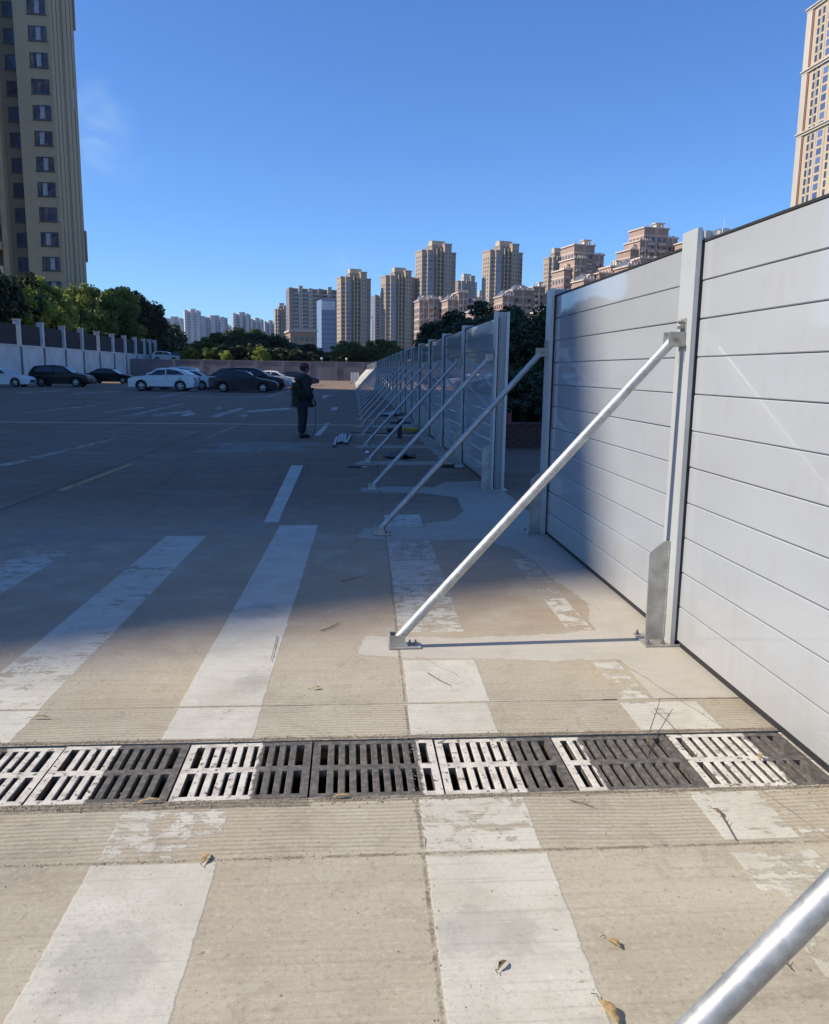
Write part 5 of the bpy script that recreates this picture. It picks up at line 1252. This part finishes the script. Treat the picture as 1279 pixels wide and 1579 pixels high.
for i in range(10):
    a0, a1_ = R(120+i*12), R(120+(i+1)*12)
    for z0, z1 in ((0.86, 1.0), (1.0, 1.16), (1.16, 1.30)): vb.add([(0.235*math.cos(a0), 0.23*math.sin(a0), z0), (0.235*math.cos(a1_), 0.23*math.sin(a1_), z0), (0.222*math.cos(a1_), 0.215*math.sin(a1_), z1), (0.222*math.cos(a0), 0.215*math.sin(a0), z1)], [(0, 1, 2, 3)])
o = vb.build('vest_back', 'vest_olive', per, smooth=True); sm_ = o.modifiers.new('solid', 'SOLIDIFY'); sm_.thickness = 0.012
cb = MB()
for k in range(5):
    a0, a1_ = R(k*18), R((k+1)*18); cb.tube((0.075, 0, 1.665+0.095*math.sin(a0)), (0.075, 0, 1.665+0.095*math.sin(a1_)), 0.112*math.cos(a0), max(0.004, 0.112*math.cos(a1_)), 18, caps=False)
cp_ = cb.build('cap', 'cap_red', per, smooth=True)
cb = MB(); cb.prism([(0.14, -0.09), (0.25, -0.06), (0.27, 0), (0.25, 0.06), (0.14, 0.09)], (0, 0, 1.655), (1, 0, 0), (0, 1, 0), (0, 0, 1), 0.012); cb.build('cap_peak', 'cap_red', cp_)
cb = MB()
for k in range(3):
    z0, z1 = 1.57+k*0.035, 1.57+(k+1)*0.035; cb.tube((0.055, 0, z0), (0.055, 0, z1), 0.085+0.008*k, 0.093+0.008*k, 16, caps=(k == 0))
cb.build('hair', 'hair', per, smooth=True)
for sgn in (-1, 1):
    cb = MB(); cb.tube((0.085, sgn*0.095, 1.60), (0.085, sgn*0.112, 1.60), 0.03, 0.02, 10); cb.build('ear', 'skin', body)
    cb = MB(); cb.tube((0.172, sgn*0.034, 1.63), (0.184, sgn*0.034, 1.63), 0.012, 0.008, 8); cb.build('eye', 'hair', body)
cb = MB(); cb.add([(0.165, -0.018, 1.585), (0.165, 0.018, 1.585), (0.165, 0, 1.64), (0.205, 0, 1.592)], [(0, 1, 3), (1, 2, 3), (2, 0, 3), (0, 2, 1)]); cb.build('nose', 'skin', body)
cb = MB(); cb.box((0.162, -0.026, 1.553), (0.176, 0.026, 1.561)); cb.build('mouth', 'cap_red', body)
# the cable held in the hand
hx = per.matrix_basis @ Vector((0.235, -0.25, 0.80))
hc = thing('power_cable', (hx.x, hx.y, 0), 'thin dark cable hanging from the hand of the person', 'cable')
pts = [Vector((0, 0, 0.83)), Vector((0.015, 0, 0.72)), Vector((0.02, 0.01, 0.5)), Vector((0.015, 0.0, 0.3)), Vector((-0.02, 0, 0.12)), Vector((-0.07, 0.02, 0.03)), Vector((-0.16, 0.05, 0.009)), Vector((-0.3, 0.02, 0.009)), Vector((-0.34, -0.1, 0.009))]
q = MB(); q.path(pts, 0.007, 6); q.build('cord', 'tool_black', hc, smooth=True)
q = MB(); q.tube((0, 0, 0.80), (0, 0, 0.88), 0.014, None, 10); q.build('handle', 'tool_black', hc)

# ------------------------------------------------------------------ loose things
GP = 'loose pipes on the ground'
for (u0, v0, u1, v1) in ((516, 691, 521, 676), (523, 686, 526, 672), (528, 685, 530, 670), (532, 686, 534, 671), (534.5, 687, 542, 673)):
    a = G(u0, v0); c = G(u1, v1); d = c-a; L_ = min(d.length, 2.2)
    t_ = thing('steel_pipe', (a.x, a.y, 0.034), 'short galvanised pipe lying loose on the ground beside the braces', 'pipe', GP, math.atan2(d.y, d.x))
    q = MB(); q.tube((0, 0, 0), (L_, 0, 0), 0.0302, None, 16, hollow=0.88); q.build('pipe', 'galvanised', t_, smooth=True)
    q = MB(); q.tube((0.015, 0, 0), (0.05, 0, 0), 0.0325, None, 16, hollow=0.94); q.build('collar', 'galv_dull', t_)
a = G(617, 706)
mt = thing('black_cloth', (a.x, a.y, 0.0), 'crumpled black cloth lying on the ground between two braces', 'cloth', None, R(8))
q = MB(); nx, ny = 15, 7; vv = []
for j in range(ny):
    for i in range(nx):
        x = -0.28+0.56*i/(nx-1); y = -0.32+0.64*j/(ny-1); w_ = 1-abs(j-(ny-1)/2)/(ny/2)*0.5
        z = 0.012+0.10*max(0, math.sin(i*0.9+j*0.7))*w_*math.exp(-((x-0.02)/0.2)**2)+rng.uniform(0, 0.014)
        vv.append((x*(0.75+0.35*w_)+rng.uniform(-.02, .02), y*(1-0.5*abs(x)/0.3)+rng.uniform(-.02, .02), z))
q.add(vv, [(j*nx+i, j*nx+i+1, (j+1)*nx+i+1, (j+1)*nx+i) for j in range(ny-1) for i in range(nx-1)])
o = q.build('sheet', 'tool_black', mt, smooth=True); sm_ = o.modifiers.new('solid', 'SOLIDIFY'); sm_.thickness = 0.01; sm_.offset = 1
a = G(617, 676)
dr = thing('cutting_stand', (a.x, a.y, 0), 'black stand with a flat dark top among the braces', 'tool stand')
q = MB(); q.box((-0.055, -0.05, 0), (0.055, 0.05, 0.34)); q.build('column', 'tool_black', dr, bevel=0.008)
q = MB(); q.box((-0.22, -0.12, 0.345), (0.26, 0.12, 0.385)); q.build('top', 'tool_black', dr, bevel=0.006)
q = MB(); q.tube((-0.05, 0, 0.387), (0.09, 0.02, 0.46), 0.03, 0.02, 10); q.build('grip', 'tool_black', dr)
a = G(632, 669)
yt = thing('yellow_tool', (a.x, a.y, 0), 'yellow power tool with black handle lying near the fence', 'tool', None, R(12))
q = MB(); q.box((-0.18, -0.1, 0.0), (0.20, 0.1, 0.07)); q.build('housing', 'tool_yellow', yt, bevel=0.015)
q = MB(); q.prism([(-0.1, 0.072), (0.12, 0.072), (0.08, 0.11), (-0.06, 0.11)], (0, -0.03, 0), (1, 0, 0), (0, 0, 1), (0, 1, 0), 0.06); q.build('handle', 'tool_black', yt)
q = MB(); q.tube((0.2, -0.02, 0.035), (0.2, 0.02, 0.035), 0.1, None, 20); q.build('blade', 'bolt_steel', yt)
yt.children[2].location.z = 0.066
a = G(602, 670)
cr_ = thing('cable_reel', (a.x, a.y, 0), 'small black cable reel with its cord run out between braces', 'reel')
q = MB(); q.tube((-0.06, 0, 0.1), (0.06, 0, 0.1), 0.055, None, 16); q.build('drum', 'tool_black', cr_)
for s_ in (-0.07, 0.06):
    q = MB(); q.tube((s_, 0, 0.1), (s_+0.012, 0, 0.1), 0.1, None, 18); q.build('flange', 'tool_black', cr_)
q = MB(); q.path([(-0.06, 0, 0.02), (-0.3, 0.05, 0.008), (-0.6, 0.35, 0.008), (-1.0, 0.5, 0.008)], 0.008, 6); q.build('cord', 'tool_black', cr_)
a = G(610, 640)
sh = thing('plastic_sheet', (a.x, a.y, 0), 'pale crumpled plastic sheet lying at the foot of the fence', 'sheet', None, R(70))
q = MB(); nx, ny = 16, 8; vv = []
for j in range(ny):
    for i in range(nx): vv.append((-1.2+2.4*i/(nx-1)+rng.uniform(-.05, .05), -0.3+0.6*j/(ny-1)+rng.uniform(-.04, .04), 0.015+abs(math.sin(i*0.8+j*1.3))*0.10*rng.uniform(0.5, 1.4)))
q.add(vv, [(j*nx+i, j*nx+i+1, (j+1)*nx+i+1, (j+1)*nx+i) for j in range(ny-1) for i in range(nx-1)]); o = q.build('film', 'sheet_pale', sh, smooth=True)
sm_ = o.modifiers.new('solid', 'SOLIDIFY'); sm_.thickness = 0.006
a = G(567, 699)
pb_ = thing('paper_scrap', (a.x, a.y, 0.002), 'crumpled white scrap of paper near the foot of a brace', 'scrap')
q = MB(); q.add([(-0.04, -0.05, 0), (0.05, -0.04, 0.02), (0.06, 0.06, 0.0), (-0.03, 0.05, 0.03), (0.01, 0.0, 0.045)], [(0, 1, 4), (1, 2, 4), (2, 3, 4), (3, 0, 4), (0, 3, 2, 1)]); q.build('scrap', 'paper_white', pb_)
a = G(548, 721)
st_ = thing('steel_offcut', (a.x, a.y, 0.004), 'thin dark steel offcut lying flat beside the braces', 'offcut', None, R(3))
q = MB(); q.box((-0.12, -0.05, 0), (0.10, 0.05, 0.02)); q.build('bar', 'tool_black', st_, bevel=0.004)
q = MB(); q.box((0.10, -0.02, 0), (0.22, 0.03, 0.008)); q.build('tongue', 'galv_dull', st_)
a = G(700, 722)
ang_ = thing('angle_iron', (a.x, a.y, 0.004), 'dark angle iron lying against the foot of a fence post', 'angle iron', None, R(-8))
q = MB(); q.box((-0.22, -0.03, 0), (0.12, 0.03, 0.006)); q.box((-0.22, 0.024, 0.006), (0.12, 0.03, 0.05)); q.build('bar', 'tool_black', ang_)
q = MB(); q.box((0.02, -0.06, 0.0065), (0.16, 0.02, 0.05)); q.build('bracket', 'galvanised', ang_, bevel=0.006)

# dry leaves, twigs
def leaf(u, v, L_, ang, mat, label, curl=0.3, wid=0.32):
    a = G(u, v); t_ = thing('dry_leaf', (a.x, a.y, 0.007), label, 'leaf', 'dry leaves on the concrete', R(ang))
    n_ = 8; q = MB(); vv = []
    for i in range(n_+1):
        f = i/n_; w = wid*L_*math.sin(math.pi*min(1, f*0.95+0.03))**0.8*(1+rng.uniform(-0.18, 0.18)); x = L_*(f-0.5); zc = L_*0.12*math.sin(f*3.0)+rng.uniform(0, 0.002)
        vv += [(x, -w*0.5, zc+curl*w*0.5), (x, 0.004*math.sin(f*6), zc), (x, w*0.5, zc+curl*w*rng.uniform(0.3, 0.8))]
    q.add(vv, [(i*3+k, i*3+k+1, i*3+k+4, i*3+k+3) for i in range(n_) for k in (0, 1)])
    o = q.build('blade', mat, t_, smooth=True); s_ = o.modifiers.new('solid', 'SOLIDIFY'); s_.thickness = 0.0006
    q = MB(); q.path([(-L_*0.5, 0, 0.002), (-L_*0.68, 0.004, 0.004), (-L_*0.8, -0.006, 0.001)], 0.0011, 5); q.build('stalk', 'twig', t_)
leaf(318, 1327, 0.055, 80, 'dry_leaf', 'curled tan leaf on the corner of the long white stripe')
leaf(947, 1459, 0.050, -52, 'dry_leaf', 'curled tan leaf on bare concrete beside the middle stripe')
leaf(940, 1566, 0.085, -72, 'dry_leaf', 'long yellow brown leaf lying at the edge of the middle stripe')
leaf(775, 1493, 0.042, 50, 'brown_leaf', 'small dark curled leaf on the stained white stripe', 0.7, 0.3)
leaf(1107, 1256, 0.055, -70, 'brown_leaf', 'dark brown leaf on the worn paint near the fence', 0.5, 0.25)
leaf(232, 1240, 0.09, 4, 'dry_leaf', 'long yellow leaf in the grit beside the drain grates', 0.2, 0.14)
leaf(528, 1232, 0.07, 3, 'dry_leaf', 'small yellow leaf in the grit beside the dark grate', 0.2, 0.2)
leaf(1172, 1170, 0.05, 70, 'dry_leaf', 'pale dry leaf on the white painted grate by the fence', 0.4, 0.4)
leaf(488, 1064, 0.05, 20, 'dry_leaf', 'small tan leaf between the long stripe and the middle stripe', 0.5, 0.3)
leaf(64, 1110, 0.075, 0, 'brown_leaf', 'thin dark leaf on bare concrete between two long stripes', 0.3, 0.12)
def twig(pts, r_, label):
    P_ = [Vector(p_) for p_ in pts]; t_ = thing('twig', P_[0], label, 'twig', 'twigs on the concrete')
    q = MB(); n_ = len(P_)
    for i in range(n_-1): q.tube(P_[i]-P_[0], P_[i+1]-P_[0], r_*(1-0.6*i/n_), r_*(1-0.6*(i+1)/n_), 6)
    q.build('stem', 'twig', t_, smooth=True)
    q = MB(); q.tube(P_[1]-P_[0], P_[1]-P_[0]+Vector((r_*6, r_*9, r_*3)), r_*0.7, r_*0.3, 5); q.build('side_shoot', 'twig', t_)
def gz(u, v, z=0.008): p_ = G(u, v); return (p_.x, p_.y, z)
twig([gz(995, 1165, 0.006), gz(1003, 1135, 0.03), gz(1016, 1102, 0.05), gz(1018, 1095, 0.06)], 0.0022, 'dry forked twig sticking up from the dark drain grate')
twig([gz(1012, 1100), gz(1030, 1115), gz(1050, 1137)], 0.0018, 'straight thin twig on the white paint above the drain')
twig([gz(1108, 1252), gz(1122, 1275), gz(1136, 1300)], 0.0025, 'bent brown twig on the worn paint near the fence')
twig([gz(660, 1040), gz(676, 1050), gz(696, 1060)], 0.0018, 'short twig on the middle stripe above the drain')
twig([gz(495, 975), gz(510, 970), gz(523, 963)], 0.003, 'pale curved stick on the concrete at the shadow edge')
twig([gz(528, 898), gz(542, 895), gz(560, 890)], 0.003, 'pale stick on the shaded concrete beside the long stripe')
twig([gz(428, 983), gz(424, 1000), gz(418, 1022)], 0.002, 'thin dark straw lying across the long white stripe')
twig([gz(880, 1238), gz(900, 1242), gz(916, 1248)], 0.002, 'brown twig on the grooved strip below the drain')
twig([gz(612, 1180, 0.004), gz(618, 1195, 0.004), gz(614, 1215, 0.004)], 0.0012, 'thin pale grass stalk bent over the dark drain grate')
twig([gz(1205, 1480), gz(1215, 1492), gz(1222, 1500)], 0.002, 'short twig on the faint paint near the fence brace')

# ------------------------------------------------------------------ air
hz = MB(); hz.box((-1250, -100, -1.5), (1250, 2050, 152))
hm = bpy.data.materials.new('haze_air'); hm.use_nodes = True; hm.node_tree.nodes.clear()
ho = hm.node_tree.nodes.new('ShaderNodeOutputMaterial'); hv = hm.node_tree.nodes.new('ShaderNodeVolumePrincipled')
hv.inputs['Density'].default_value = 0.00006; hv.inputs['Color'].default_value = (0.85, 0.92, 1.0, 1)
hm.node_tree.links.new(hv.outputs[0], ho.inputs['Volume']); MATS['haze_air'] = hm
tag(hz.build('haze', 'haze_air'), kind='stuff')
